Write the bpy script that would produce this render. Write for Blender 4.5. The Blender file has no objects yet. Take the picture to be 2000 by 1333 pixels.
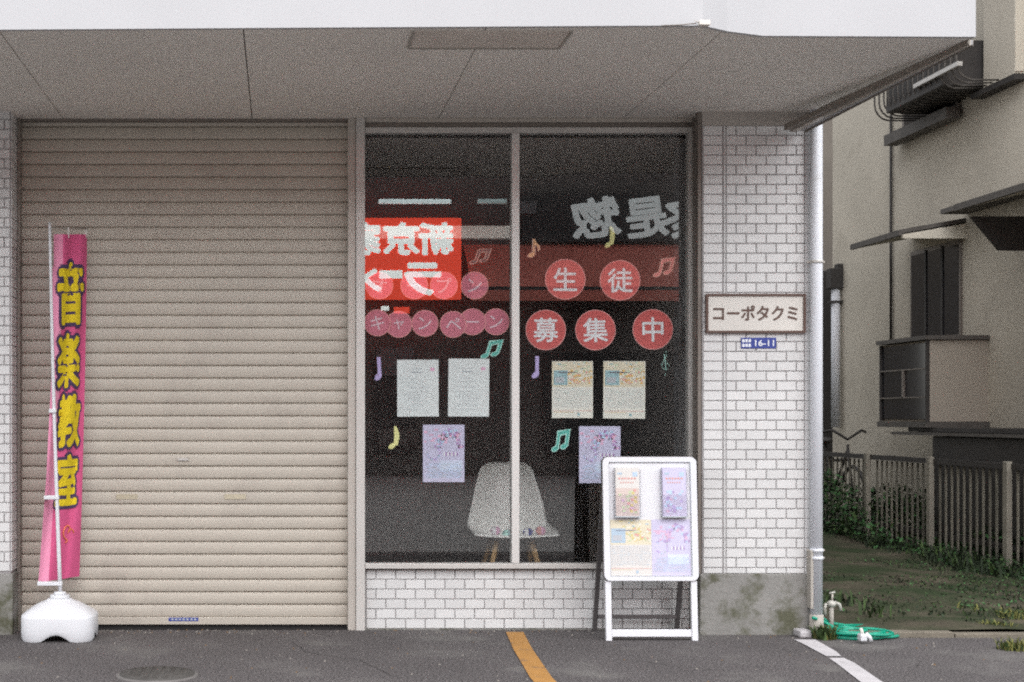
import bpy, math, random
from mathutils import Vector, Matrix
random.seed(7)
R = math.radians

# ---------------------------------------------------------------- camera, world, sun
scene = bpy.context.scene
COL = scene.collection
EYE = 1.118
FPX = 2800.0           # focal length in pixels of a 2000 px wide frame
VX, VY = 550.0, 815.0  # vanishing point of the depth lines (shift lens)
cam = bpy.data.cameras.new('camera'); camo = bpy.data.objects.new('camera', cam)
COL.objects.link(camo); scene.camera = camo
cam.sensor_width = 36; cam.lens = FPX / 2000 * 36
cam.shift_x = (1000 - VX) / 2000; cam.shift_y = (VY - 666.5) / 2000
cam.clip_start = 0.05; cam.clip_end = 500
camo.location = (0, 0, EYE); camo.rotation_euler = (R(90), 0, 0)

SUN_EL, SUN_AZ = 50, 172   # azimuth: direction the light comes from, clockwise from +Y
world = bpy.data.worlds.new('World'); scene.world = world; world.use_nodes = True
nt = world.node_tree; nt.nodes.clear()
sky = nt.nodes.new('ShaderNodeTexSky'); sky.sky_type = 'NISHITA'; sky.sun_disc = False
sky.sun_elevation = R(SUN_EL); sky.sun_rotation = R(SUN_AZ)
sky.air_density = 1.2; sky.dust_density = 1.5; sky.ozone_density = 1.0
hs = nt.nodes.new('ShaderNodeHueSaturation'); hs.inputs['Saturation'].default_value = 0.18
bg = nt.nodes.new('ShaderNodeBackground'); bg.inputs['Strength'].default_value = 0.15
wo = nt.nodes.new('ShaderNodeOutputWorld')
nt.links.new(sky.outputs[0], hs.inputs['Color']); nt.links.new(hs.outputs[0], bg.inputs['Color'])
nt.links.new(bg.outputs[0], wo.inputs['Surface'])

sl = bpy.data.lights.new('sun', 'SUN'); sl.energy = 0.5; sl.angle = R(100); sl.color = (1, 0.965, 0.92)
so = bpy.data.objects.new('sun', sl); COL.objects.link(so)
_d = Vector((math.sin(R(SUN_AZ)) * math.cos(R(SUN_EL)), math.cos(R(SUN_AZ)) * math.cos(R(SUN_EL)), math.sin(R(SUN_EL))))
so.rotation_euler = _d.to_track_quat('Z', 'Y').to_euler(); so.location = (0, -4, 20)

scene.view_settings.view_transform = 'Standard'; scene.view_settings.look = 'None'
scene.view_settings.exposure = 1.55; scene.view_settings.gamma = 1
scene.view_settings.use_curve_mapping = False
scene.cycles.max_bounces = 10; scene.cycles.diffuse_bounces = 5; scene.cycles.glossy_bounces = 5
scene.cycles.transparent_max_bounces = 16; scene.cycles.caustics_reflective = False
scene.cycles.caustics_refractive = False; scene.cycles.sample_clamp_indirect = 6
scene.cycles.use_denoising = False; scene.cycles.filter_width = 2.0

# ---------------------------------------------------------------- measuring helpers
def X(px, Y): return (px - VX) * Y / FPX
def Z(py, Y): return EYE + (VY - py) * Y / FPX
F = 7.55      # plane of the window frame and shutter
PF = 7.37     # front plane of the tiled pillars
SOF = Z(233, F)   # underside of the canopy
def YS(py): return FPX * (SOF - EYE) / (VY - py)     # depth of a soffit point
def YG(py): return FPX * EYE / (py - VY)             # depth of a ground point

# ---------------------------------------------------------------- materials
def nodes_of(name):
    m = bpy.data.materials.new(name); m.use_nodes = True
    n = m.node_tree; b = n.nodes['Principled BSDF']
    return m, n, b
def mat(name, col, rough=0.7, metal=0.0, vary=0.12, scale=6.0, bump=0.0, bscale=80.0, spec=0.4, island=0.0, stain=None, grain=0.0, gscale=300):
    """procedural material: base colour with soft blotches, fine grain, optional stains and bump"""
    m, n, b = nodes_of(name); L = n.links
    tc = n.nodes.new('ShaderNodeTexCoord'); src = tc.outputs['Object']
    no = n.nodes.new('ShaderNodeTexNoise'); no.inputs['Scale'].default_value = scale; no.inputs['Detail'].default_value = 6
    L.new(src, no.inputs['Vector'])
    mr = n.nodes.new('ShaderNodeMapRange'); mr.inputs[1].default_value = 0.25; mr.inputs[2].default_value = 0.75
    mr.inputs[3].default_value = 1 - vary; mr.inputs[4].default_value = 1 + vary
    L.new(no.outputs[0], mr.inputs[0]); val = mr.outputs[0]
    def mul(a, bsock):
        q = n.nodes.new('ShaderNodeMath'); q.operation = 'MULTIPLY'; L.new(a, q.inputs[0]); L.new(bsock, q.inputs[1]); return q.outputs[0]
    if grain:
        g = n.nodes.new('ShaderNodeTexNoise'); g.inputs['Scale'].default_value = gscale; g.inputs['Detail'].default_value = 2
        L.new(src, g.inputs['Vector'])
        gr = n.nodes.new('ShaderNodeMapRange'); gr.inputs[1].default_value = 0.3; gr.inputs[2].default_value = 0.7
        gr.inputs[3].default_value = 1 - grain; gr.inputs[4].default_value = 1 + grain
        L.new(g.outputs[0], gr.inputs[0]); val = mul(val, gr.outputs[0])
    if island:
        ge = n.nodes.new('ShaderNodeNewGeometry'); ir = n.nodes.new('ShaderNodeMapRange')
        ir.inputs[3].default_value = 1 - island; ir.inputs[4].default_value = 1 + island * 0.5
        L.new(ge.outputs['Random Per Island'], ir.inputs[0]); val = mul(val, ir.outputs[0])
    vm = n.nodes.new('ShaderNodeVectorMath'); vm.operation = 'SCALE'; vm.inputs[0].default_value = col[:3]
    L.new(val, vm.inputs['Scale']); out = vm.outputs[0]
    if stain:
        scol, sscale, lo, hi = stain
        s = n.nodes.new('ShaderNodeTexNoise'); s.inputs['Scale'].default_value = sscale; s.inputs['Detail'].default_value = 8
        s.inputs['Roughness'].default_value = 0.65
        L.new(src, s.inputs['Vector'])
        sr = n.nodes.new('ShaderNodeMapRange'); sr.inputs[1].default_value = lo; sr.inputs[2].default_value = hi
        L.new(s.outputs[0], sr.inputs[0])
        mx = n.nodes.new('ShaderNodeMix'); mx.data_type = 'RGBA'
        L.new(sr.outputs[0], mx.inputs[0]); L.new(out, mx.inputs[6]); mx.inputs[7].default_value = (*scol, 1); out = mx.outputs[2]
    L.new(out, b.inputs['Base Color'])
    b.inputs['Roughness'].default_value = rough; b.inputs['Metallic'].default_value = metal
    b.inputs['Specular IOR Level'].default_value = spec
    if bump:
        bn = n.nodes.new('ShaderNodeTexNoise'); bn.inputs['Scale'].default_value = bscale; bn.inputs['Detail'].default_value = 4
        L.new(src, bn.inputs['Vector'])
        bp = n.nodes.new('ShaderNodeBump'); bp.inputs['Strength'].default_value = bump; bp.inputs['Distance'].default_value = 0.01
        L.new(bn.outputs[0], bp.inputs['Height']); L.new(bp.outputs[0], b.inputs['Normal'])
    return m
def emis(name, col, strength, base=None):
    m, n, b = nodes_of(name)
    b.inputs['Base Color'].default_value = (*(base or col), 1)
    b.inputs['Emission Color'].default_value = (*col, 1); b.inputs['Emission Strength'].default_value = strength
    return m
def glass(name, tint=(0.985, 0.99, 0.988), r0=0.045):
    m = bpy.data.materials.new(name); m.use_nodes = True; n = m.node_tree; n.nodes.clear(); L = n.links
    lw = n.nodes.new('ShaderNodeLayerWeight'); lw.inputs['Blend'].default_value = 0.5
    pw = n.nodes.new('ShaderNodeMath'); pw.operation = 'POWER'; pw.inputs[1].default_value = 5
    L.new(lw.outputs['Facing'], pw.inputs[0])
    ma = n.nodes.new('ShaderNodeMath'); ma.operation = 'MULTIPLY_ADD'; ma.inputs[1].default_value = 0.9; ma.inputs[2].default_value = r0
    L.new(pw.outputs[0], ma.inputs[0])
    t = n.nodes.new('ShaderNodeBsdfTransparent'); t.inputs[0].default_value = (*tint, 1)
    g = n.nodes.new('ShaderNodeBsdfGlossy'); g.inputs['Roughness'].default_value = 0.003
    mx = n.nodes.new('ShaderNodeMixShader'); o = n.nodes.new('ShaderNodeOutputMaterial')
    L.new(ma.outputs[0], mx.inputs[0]); L.new(t.outputs[0], mx.inputs[1]); L.new(g.outputs[0], mx.inputs[2]); L.new(mx.outputs[0], o.inputs[0])
    return m

M = {}
M['road'] = mat('road', (0.34, 0.33, 0.32), 0.9, vary=0.1, scale=1.5, grain=0.1)
M['asphalt'] = mat('asphalt', (0.102, 0.093, 0.093), 0.92, vary=0.14, scale=1.6, bump=0.9, bscale=110, grain=0.75, gscale=95, spec=0.2, stain=((0.155, 0.147, 0.14), 1.7, 0.52, 0.68))
M['soil'] = mat('soil', (0.078, 0.068, 0.050), 0.95, vary=0.35, scale=3, bump=0.8, bscale=50, grain=0.4, gscale=120, spec=0.1, stain=((0.032, 0.044, 0.022), 1.8, 0.42, 0.60))
M['strip'] = mat('strip_concrete', (0.17, 0.15, 0.12), 0.9, vary=0.25, scale=5, bump=0.5, bscale=90, grain=0.2, spec=0.2)
M['line_white'] = mat('line_white', (0.46, 0.44, 0.45), 0.8, vary=0.1, scale=8, grain=0.12, gscale=200, stain=((0.2, 0.19, 0.18), 14, 0.6, 0.7))
M['line_orange'] = mat('line_orange', (0.38, 0.19, 0.05), 0.8, vary=0.15, scale=8, grain=0.2, gscale=200, stain=((0.13, 0.10, 0.08), 12, 0.55, 0.68))
M['iron'] = mat('iron', (0.075, 0.07, 0.065), 0.75, 0.2, vary=0.2, scale=14, bump=0.3)
M['iron_rim'] = mat('iron_rim', (0.14, 0.13, 0.125), 0.7, vary=0.2, scale=14)
M['fascia'] = mat('fascia_white', (0.40, 0.40, 0.41), 0.6, vary=0.03, scale=3)
M['soffit'] = mat('soffit_board', (0.74, 0.71, 0.665), 0.9, vary=0.05, scale=1.2, bump=0.2, bscale=120, grain=0.06, gscale=260, spec=0.15)
M['joint'] = mat('joint_dark', (0.05, 0.045, 0.04), 0.9)
M['hatch'] = mat('hatch_board', (0.60, 0.55, 0.50), 0.9, vary=0.06)
M['tile'] = mat('tile_white', (0.605, 0.60, 0.595), 0.32, vary=0.05, scale=1.5, island=0.07, spec=0.5, bump=0.04, bscale=40)
M['grout'] = mat('grout', (0.30, 0.285, 0.285), 0.95, vary=0.2, scale=12)
M['trimtile'] = mat('corner_tile', (0.60, 0.595, 0.595), 0.4, vary=0.04)
M['concrete'] = mat('concrete_base', (0.235, 0.228, 0.215), 0.92, vary=0.16, scale=5, bump=0.4, bscale=60, grain=0.12, gscale=220, spec=0.2, stain=((0.095, 0.095, 0.065), 6.5, 0.46, 0.60))
M['mortar'] = mat('mortar', (0.36, 0.335, 0.30), 0.9, vary=0.08, scale=5, bump=0.2)
M['band'] = mat('band_shaded_tone', (0.40, 0.37, 0.34), 0.9, vary=0.1, scale=5, bump=0.2)  # darkened so a front face carries the soffit's shade
M['shutter'] = mat('shutter_paint', (0.45, 0.408, 0.35), 0.45, 0.0, vary=0.05, scale=2.2, spec=0.4, grain=0.03, gscale=90, stain=((0.35, 0.31, 0.27), 3.0, 0.52, 0.8))
M['rail'] = mat('rail_metal', (0.24, 0.215, 0.19), 0.5, 0.3, vary=0.08)
M['alu'] = mat('alu_bronze', (0.44, 0.405, 0.365), 0.42, 0.15, vary=0.04, scale=4)
M['alu_light'] = mat('alu_light', (0.52, 0.50, 0.475), 0.4, 0.15, vary=0.04, scale=4)
M['mull'] = mat('alu_pale', (0.62, 0.60, 0.58), 0.4, 0.1, vary=0.04, scale=4)
M['alu_dark'] = mat('alu_dark', (0.19, 0.165, 0.145), 0.5, 0.2, vary=0.05)
M['black'] = mat('black_gap', (0.012, 0.011, 0.011), 0.9)
M['glass'] = glass('window_glass', r0=0.062)
M['glass_dark'] = mat('dark_glass', (0.012, 0.013, 0.018), 0.08, spec=0.5, vary=0.1)
M['pvc'] = mat('pvc_pipe', (0.62, 0.635, 0.675), 0.4, vary=0.05, scale=3, stain=((0.4, 0.38, 0.35), 4, 0.62, 0.8))
M['room'] = mat('room_wall', (0.42, 0.38, 0.36), 0.9, vary=0.1)
M['room_floor'] = mat('room_floor', (0.30, 0.28, 0.265), 0.8, vary=0.1)
M['room_light'] = mat('room_light', (0.80, 0.76, 0.70), 0.7, vary=0.03)
M['wood'] = mat('beech_wood', (0.42, 0.27, 0.13), 0.5, vary=0.15, scale=12)
M['chair'] = mat('chair_shell', (0.84, 0.84, 0.81), 0.35, vary=0.02)
M['nwall'] = mat('neighbour_render', (0.53, 0.485, 0.41), 0.92, vary=0.10, scale=1.4, bump=0.4, bscale=90, grain=0.08, gscale=180, spec=0.15, stain=((0.38, 0.34, 0.28), 1.6, 0.56, 0.8))
M['nwall2'] = mat('back_render', (0.36, 0.32, 0.27), 0.92, vary=0.1, scale=1.4)
M['dark'] = mat('dark_metal', (0.04, 0.036, 0.034), 0.6, vary=0.2)
M['roofdark'] = mat('hood_sheet', (0.095, 0.086, 0.078), 0.6, vary=0.2, scale=9)
M['roofdark2'] = mat('back_wall_brown', (0.16, 0.14, 0.12), 0.9, vary=.15, scale=2)
M['pale'] = mat('pale_board', (0.62, 0.57, 0.48), 0.8, vary=0.06)
M['fence'] = mat('fence_panel', (0.20, 0.185, 0.15), 0.85, vary=0.25, scale=6, grain=0.15, island=0.2)
M['fpost'] = mat('fence_post', (0.26, 0.24, 0.20), 0.8, vary=0.2, scale=9)
M['blue'] = mat('blue_plastic', (0.012, 0.014, 0.07), 0.5)
M['hose'] = mat('hose_green', (0.0, 0.26, 0.165), 0.35, vary=0.12, scale=20, spec=0.5)
M['white_plastic'] = mat('white_plastic', (0.62, 0.625, 0.65), 0.38, vary=0.03, scale=5, spec=0.5)
M['white_paint'] = mat('white_paint', (0.68, 0.68, 0.71), 0.35, vary=0.02)
M['grey_steel'] = mat('grey_steel', (0.12, 0.11, 0.11), 0.45, 0.4, vary=0.1)
M['brown'] = mat('sign_brown', (0.10, 0.058, 0.045), 0.6, vary=0.1)
M['cream'] = mat('sign_cream', (0.60, 0.57, 0.53), 0.55, vary=0.05, scale=9)
M['plate'] = mat('plate_blue', (0.035, 0.055, 0.26), 0.4, vary=0.05)
M['plate_w'] = mat('plate_white', (0.75, 0.77, 0.82), 0.5)
def cloth(name, col):
    m = mat(name, col, 0.75, vary=0.06, scale=5, spec=0.2)
    return m
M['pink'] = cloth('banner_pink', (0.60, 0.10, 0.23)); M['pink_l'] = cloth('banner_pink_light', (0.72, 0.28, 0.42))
M['yellow'] = cloth('banner_yellow', (0.68, 0.52, 0.02)); M['navy'] = cloth('banner_navy', (0.07, 0.045, 0.10))
M['orange'] = cloth('banner_orange', (0.75, 0.22, 0.09))
def flat(name, col, rough=0.6): return mat(name, col, rough, vary=0.04, scale=15, spec=0.3)
M['paper'] = flat('paper_white', (0.68, 0.72, 0.72)); M['paper_y'] = flat('paper_cream', (0.72, 0.71, 0.64)); M['paper_v'] = flat('paper_lilac', (0.52, 0.50, 0.66))
M['ink'] = flat('ink_grey', (0.42, 0.45, 0.48)); M['ink_d'] = flat('ink_dark', (0.13, 0.11, 0.13)); M['ink_r'] = flat('ink_red', (0.65, 0.32, 0.30))
M['p_or'] = flat('print_orange', (0.66, 0.42, 0.14)); M['p_te'] = flat('print_teal', (0.30, 0.45, 0.48)); M['p_pu'] = flat('print_purple', (0.36, 0.20, 0.42))
M['p_pk'] = flat('print_pink', (0.70, 0.40, 0.55)); M['p_bl'] = flat('print_blue', (0.42, 0.58, 0.76)); M['p_gr'] = flat('print_green', (0.45, 0.58, 0.42))
M['wash'] = flat('print_wash', (.66, .60, .46)); M['washb'] = flat('print_pale', (.60, .64, .80))
M['st_red'] = flat('sticker_red', (0.56, 0.105, 0.10)); M['st_pink'] = flat('sticker_pink', (0.56, 0.17, 0.23)); M['st_rim'] = flat('sticker_rim', (0.70, 0.32, 0.31)); M['st_white'] = flat('sticker_white', (0.74, 0.74, 0.76))
M['st_pt'] = flat('sticker_pale', (0.70, 0.52, 0.58))
M['n_teal'] = flat('note_teal', (0.10, 0.42, 0.36)); M['n_tl'] = flat('note_teal_light', (0.42, 0.72, 0.64)); M['n_or'] = flat('note_orange', (0.75, 0.42, 0.22)); M['n_pk'] = flat('note_pink', (0.72, 0.27, 0.25))
M['n_ye'] = flat('note_yellow', (0.70, 0.68, 0.30)); M['n_li'] = flat('note_lilac', (0.46, 0.38, 0.66)); M['n_be'] = flat('note_beige', (0.55, 0.36, 0.30))
M['leaf'] = mat('weed_leaf', (0.045, 0.08, 0.022), 0.8, vary=0.4, scale=9, island=0.5); M['leaf_y'] = mat('weed_leaf_yellow', (0.17, 0.17, 0.045), 0.8, vary=0.3, scale=9, island=0.5)
M['tapm'] = mat('tap_metal', (0.42, 0.41, 0.37), .5, .1, vary=.2, scale=30); M['grit'] = mat('grit', (0.22, 0.20, 0.18), .9); M['leaf_br'] = mat('dry_leaf', (0.14, 0.085, 0.04), .8); M['crackm'] = mat('crack_dark', (0.035, 0.033, 0.032), .95)
M['leaf_g'] = mat('weed_leaf_green', (0.04, 0.12, 0.035), 0.8, vary=0.3, scale=9, island=0.4)
M['leaf_d'] = mat('weed_leaf_dark', (0.018, 0.030, 0.013), 0.85, vary=0.4, scale=5, island=0.5)
M['op_wall'] = mat('opposite_wall', (0.17, 0.155, 0.15), 0.9, vary=0.1); M['op_dark'] = mat('opposite_dark', (0.075, 0.075, 0.078), 0.7)
M['op_red'] = mat('awning_red', (0.88, 0.26, 0.20), 0.7, vary=0.1, scale=2); M['op_pale'] = mat('opposite_pale', (0.22, 0.22, 0.23), 0.8, vary=0.1)
M['sign_red'] = emis('lit_sign_red', (1.0, 0.09, 0.045), 1.6, (0.6, 0.03, 0.02)); M['sign_white'] = emis('lit_sign_white', (0.95, 1.0, 0.96), 1.9, (0.8, 0.8, 0.8))
M['sign_dim'] = emis('glow_letters', (0.9, 1.0, 1.0), .5, (0.8, 0.8, 0.8)); M['tube'] = emis('lit_tube', (0.85, 1.0, 1.0), 1.2); M['tube_dim'] = emis('lit_tube_dim', (0.8, 1.0, 0.98), .3)  # dark sign's letters get emission to brighten their mirrored image

# ---------------------------------------------------------------- mesh building
class MB:
    def __init__(s): s.v = []; s.f = []; s.m = []; s.mats = []; s.sm = []
    def mi(s, m):
        if m not in s.mats: s.mats.append(m)
        return s.mats.index(m)
    def add(s, vs, fs, m, smooth=False):
        o = len(s.v); s.v += [tuple(v) for v in vs]; k = s.mi(m)
        for f in fs: s.f.append([i + o for i in f]); s.m.append(k); s.sm.append(smooth)
        return s
    def box(s, x0, x1, y0, y1, z0, z1, m, bev=0.0):
        if x0 > x1: x0, x1 = x1, x0
        if y0 > y1: y0, y1 = y1, y0
        if z0 > z1: z0, z1 = z1, z0
        if bev <= 0:
            vs = [(x0,y0,z0),(x1,y0,z0),(x1,y1,z0),(x0,y1,z0),(x0,y0,z1),(x1,y0,z1),(x1,y1,z1),(x0,y1,z1)]
            fs = [(0,3,2,1),(4,5,6,7),(0,1,5,4),(1,2,6,5),(2,3,7,6),(3,0,4,7)]
            return s.add(vs, fs, m)
        import bmesh
        bm = bmesh.new(); bmesh.ops.create_cube(bm, size=1)
        for v in bm.verts:
            v.co = Vector(((x0+x1)/2 + v.co.x*(x1-x0), (y0+y1)/2 + v.co.y*(y1-y0), (z0+z1)/2 + v.co.z*(z1-z0)))
        bmesh.ops.bevel(bm, geom=bm.edges[:], offset=bev, segments=2, affect='EDGES', profile=0.5)
        return s.bm(bm, m)
    def bm(s, bm, m, smooth=False):
        bm.verts.ensure_lookup_table(); bm.verts.index_update()
        vs = [v.co.copy() for v in bm.verts]; fs = [[v.index for v in f.verts] for f in bm.faces]; bm.free()
        return s.add(vs, fs, m, smooth)
    def poly(s, pts, m): return s.add(pts, [list(range(len(pts)))], m)
    def prism(s, pts2, y0, y1, m, axis='y'):
        """outline in (x,z), extruded from y0 (front) to y1; axis 'x': outline in (y,z) extruded along x; 'z': outline in (x,y)"""
        n = len(pts2); a = sum(pts2[i][0]*pts2[(i+1)%n][1]-pts2[(i+1)%n][0]*pts2[i][1] for i in range(n))
        if a < 0: pts2 = pts2[::-1]
        def P(p, t):
            return (p[0], t, p[1]) if axis == 'y' else ((t, p[0], p[1]) if axis == 'x' else (p[0], p[1], t))
        vs = [P(p, y0) for p in pts2] + [P(p, y1) for p in pts2]
        fs = [list(range(n)), list(range(2*n-1, n-1, -1))] + [(i, i+n, (i+1)%n+n, (i+1)%n) for i in range(n)]
        if axis != 'y': fs = [f[::-1] for f in fs]
        return s.add(vs, fs, m)
    def tube(s, pts, r, m, seg=10, closed=False, cap=True):
        pts = [Vector(p) for p in pts]; n = len(pts); vs = []; fs = []
        rr = r if isinstance(r, (list, tuple)) else [r]*n
        up = None
        for i, p in enumerate(pts):
            if closed: t = pts[(i+1)%n]-pts[i-1]
            else: t = pts[min(i+1, n-1)]-pts[max(i-1, 0)]
            t.normalize()
            if up is None:
                up = Vector((0,0,1)) if abs(t.z) < 0.9 else Vector((1,0,0))
            a = t.cross(up); 
            if a.length < 1e-4: a = t.cross(Vector((0,1,0)))
            a.normalize(); b = t.cross(a).normalized(); up = -b if False else b.cross(t).cross(t)*-1 if False else up
            for k in range(seg):
                w = 2*math.pi*k/seg; vs.append(p + rr[i]*(math.cos(w)*a + math.sin(w)*b))
        for i in range(n if closed else n-1):
            for k in range(seg):
                j = (i+1) % n
                fs.append((i*seg+k, i*seg+(k+1)%seg, j*seg+(k+1)%seg, j*seg+k))
        if cap and not closed: fs += [list(range(seg))[::-1], [(n-1)*seg+k for k in range(seg)]]
        return s.add(vs, fs, m, True)
    def cyl(s, c, r, h, m, seg=24, r2=None): return s.tube([c, (c[0], c[1], c[2]+h)], [r, r if r2 is None else r2], m, seg)
    def ball(s, c, r, m, sc=(1,1,1)):
        import bmesh
        bm = bmesh.new(); bmesh.ops.create_uvsphere(bm, u_segments=16, v_segments=10, radius=r)
        for v in bm.verts: v.co = Vector((c[0]+v.co.x*sc[0], c[1]+v.co.y*sc[1], c[2]+v.co.z*sc[2]))
        return s.bm(bm, m, True)
    def build(s, name, parent=None, root=None, shade=None):
        """coordinates are world coordinates; 'root' is the Empty (or None) whose location they are relative to"""
        off = Vector(root.location) if root else Vector((0,0,0))
        loc = Vector((0,0,0))
        if root is None and s.v:   # own mesh: origin at its base centre
            xs = [v[0] for v in s.v]; ys = [v[1] for v in s.v]; zs = [v[2] for v in s.v]
            off = Vector(((min(xs)+max(xs))/2, (min(ys)+max(ys))/2, min(zs))); loc = off
        me = bpy.data.meshes.new(name); me.from_pydata([tuple(Vector(v)-off) for v in s.v], [], s.f)
        for m in s.mats: me.materials.append(m)
        me.polygons.foreach_set('material_index', s.m)
        me.polygons.foreach_set('use_smooth', s.sm); me.update()
        o = bpy.data.objects.new(name, me); COL.objects.link(o); o.location = loc
        if parent: o.parent = parent
        return o
def tag(o, label=None, cat=None, group=None, kind=None):
    for k, v in (('label', label), ('category', cat), ('group', group), ('kind', kind)):
        if v: o[k] = v
    return o
def thing(name, loc, label, cat, group=None):
    o = bpy.data.objects.new(name, None); COL.objects.link(o); o.location = loc; o.empty_display_size = 0.2
    return tag(o, label, cat, group)
def copy_thing(src, loc, label):
    r = src.copy(); COL.objects.link(r); r.location = loc; r['label'] = label
    for ch in src.children:
        c = ch.copy(); COL.objects.link(c); c.parent = r
        for g in ch.children:
            d = g.copy(); COL.objects.link(d); d.parent = c
    return r
_tc = {}
def glyphs(body, offset=0.0, extrude=0.0):
    key = (body, offset, extrude)
    if key in _tc: return _tc[key]
    cu = bpy.data.curves.new('lettering', 'FONT'); cu.body = body; cu.size = 1; cu.offset = offset; cu.extrude = extrude; cu.resolution_u = 3
    o = bpy.data.objects.new('lettering', cu); COL.objects.link(o)
    dg = bpy.context.evaluated_depsgraph_get(); dg.update()
    me = bpy.data.meshes.new_from_object(o.evaluated_get(dg))
    vs = [v.co.copy() for v in me.vertices]; fs = [list(p.vertices) for p in me.polygons]
    bpy.data.objects.remove(o); bpy.data.curves.remove(cu); bpy.data.meshes.remove(me)
    _tc[key] = (vs, fs); return _tc[key]
def text(mb, body, x0, x1, z0, z1, y, m, offset=0.0, thick=0.0015, flip=False, rot=0.0, fn=None, bold=0.0):
    """lettering fitted to a rectangle; faces -Y, or +Y when flip; bold thickens every stroke"""
    if bold:
        w = (x1-x0)*bold; n = 12
        for k in range(n):
            a = 2*math.pi*k/n; dx, dz = w*math.cos(a), w*math.sin(a)
            text(mb, body, x0+w+dx, x1-w+dx, z0+w+dz, z1-w+dz, y+(1 if flip else -1)*k*thick*.02, m, 0.0, thick, flip, rot)
        return
    vs, fs = glyphs(body, offset, 0.01)
    if not vs: return
    ax = min(v.x for v in vs); bx = max(v.x for v in vs); ay = min(v.y for v in vs); by = max(v.y for v in vs)
    out = []
    cx, cz = (x0+x1)/2, (z0+z1)/2; c, s_ = math.cos(rot), math.sin(rot)
    for v in vs:
        u = (v.x-ax)/(bx-ax); w = (v.y-ay)/(by-ay)
        dx = (u-0.5)*(x1-x0); dz = (w-0.5)*(z1-z0); dx, dz = dx*c-dz*s_, dx*s_+dz*c
        t = v.z/0.01*thick/2
        if fn: out.append(fn(cx+dx, cz+dz, t)); continue
        if flip: out.append((cx-dx, y+t, cz+dz))
        else: out.append((cx+dx, y-t, cz+dz))
    mb.add(out, fs, m)
def disc(mb, cx, cz, r, y, m, thick=0.0006, n=48, r_in=0):
    pts = [(cx+r*math.cos(2*math.pi*i/n), cz+r*math.sin(2*math.pi*i/n)) for i in range(n)]
    if not r_in: return mb.prism(pts, y-thick/2, y+thick/2, m)
    vs = [(p[0], y-thick, p[1]) for p in pts]+[(cx+(p[0]-cx)*r_in/r, y-thick, cz+(p[1]-cz)*r_in/r) for p in pts]
    return mb.add(vs, [(i, (i+1)%n, (i+1)%n+n, i+n) for i in range(n)], m)
def struct(o, label=None): return tag(o, kind='structure')

# ---------------------------------------------------------------- ground
g = MB(); g.poly([(-60,-60,-0.02),(60,-60,-0.02),(60,60,-0.02),(-60,60,-0.02)], M['soil']); struct(g.build('ground'))
g = MB(); g.poly([(-40,-12.2,0),(40,-12.2,0),(40,3.2,0),(-40,3.2,0)], M['road']); struct(g.build('road'))
g = MB(); g.poly([(-40,3.2,0),(40,3.2,0),(40,7.26,0),(2.72,7.26,0),(2.72,7.62,0),(-3.5,7.62,0),(-3.5,7.26,0),(-40,7.26,0)], M['asphalt']); struct(g.build('parking_asphalt'))
# uneven soil of the alley
g = MB(); nx, ny = 26, 60
def soil_z(x, y): return 0.012 + 0.02*math.sin(x*3.1+y*1.7)*math.sin(y*2.3) + 0.012*random.random() + 0.03*max(0, (y-7.6))*0.25
vs = []
for j in range(ny+1):
    for i in range(nx+1):
        x = 2.74 + (9-2.74)*i/nx; y = 7.33 + (19-7.33)*j/ny; vs.append((x, y, soil_z(x, y)))
g.add(vs, [(j*(nx+1)+i, j*(nx+1)+i+1, (j+1)*(nx+1)+i+1, (j+1)*(nx+1)+i) for j in range(ny) for i in range(nx)], M['soil'], True)
struct(g.build('alley_path'))
g = MB()
xx = 2.9
while xx < 5.0:
    w = 0.3 + 0.5*random.random(); g.box(xx, min(xx+w, 5.2), 7.262+random.uniform(0, .008), 7.345+random.uniform(-.01, .01), -0.01, 0.018+random.uniform(0, .01), M['strip'], 0.004); xx += w+0.006
struct(g.build('edging_strip'))
rnd = random.Random(21); g = MB()
for k in range(420):
    if k < 260: x = rnd.uniform(-1.4, 2.6); y_ = 7.40-abs(rnd.gauss(0, .07)) if x > 2.15 else 7.53-abs(rnd.gauss(0, .09))
    else: x = rnd.uniform(-1.6, 4.6); y_ = rnd.uniform(5.9, 7.2)
    w = rnd.uniform(.002, .006); h = w*rnd.uniform(.4, .9); a = rnd.random()*3
    c, s2 = math.cos(a)*w, math.sin(a)*w*1.3
    g.add([(x+c, y_+s2, 0), (x-s2, y_+c, 0), (x-c, y_-s2, 0), (x+s2, y_-c, 0), (x+w*.2, y_, h+.003)], [(0,1,4), (1,2,4), (2,3,4), (3,0,4)], rnd.choice([M['grit'], M['grit'], M['leaf_br'], M['iron']]))
tag(g.build('grit'), 'small stones and dry leaf bits scattered on the asphalt', 'grit', kind='stuff')
def crack(pts, w, name='asphalt_crack'):
    mb = MB(); vs = []
    P = [Vector((X(px, YG(py)), YG(py), .003)) for px, py in pts]; Q = []
    for i in range(len(P)-1):
        for k in range(8): Q.append(P[i].lerp(P[i+1], k/8)+Vector((rnd.gauss(0, .006), rnd.gauss(0, .006), 0)))
    Q.append(P[-1])
    for i, q in enumerate(Q):
        ww = w*(.4+rnd.random())*(1-abs(2*i/len(Q)-1)**4)+.0003; vs += [(q.x-ww, q.y-ww*.6, q.z), (q.x+ww, q.y+ww*.6, q.z)]
    mb.add(vs, [(2*i, 2*i+2, 2*i+3, 2*i+1) for i in range(len(Q)-1)], M['crackm']); return struct(mb.build(name))
crack([(560, 1250), (600, 1275), (700, 1290), (790, 1330)], .0016); crack([(1120, 1300), (1230, 1290), (1390, 1310), (1500, 1300)], .0014); crack([(1760, 1330), (1800, 1290), (1880, 1275)], .0014)
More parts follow.
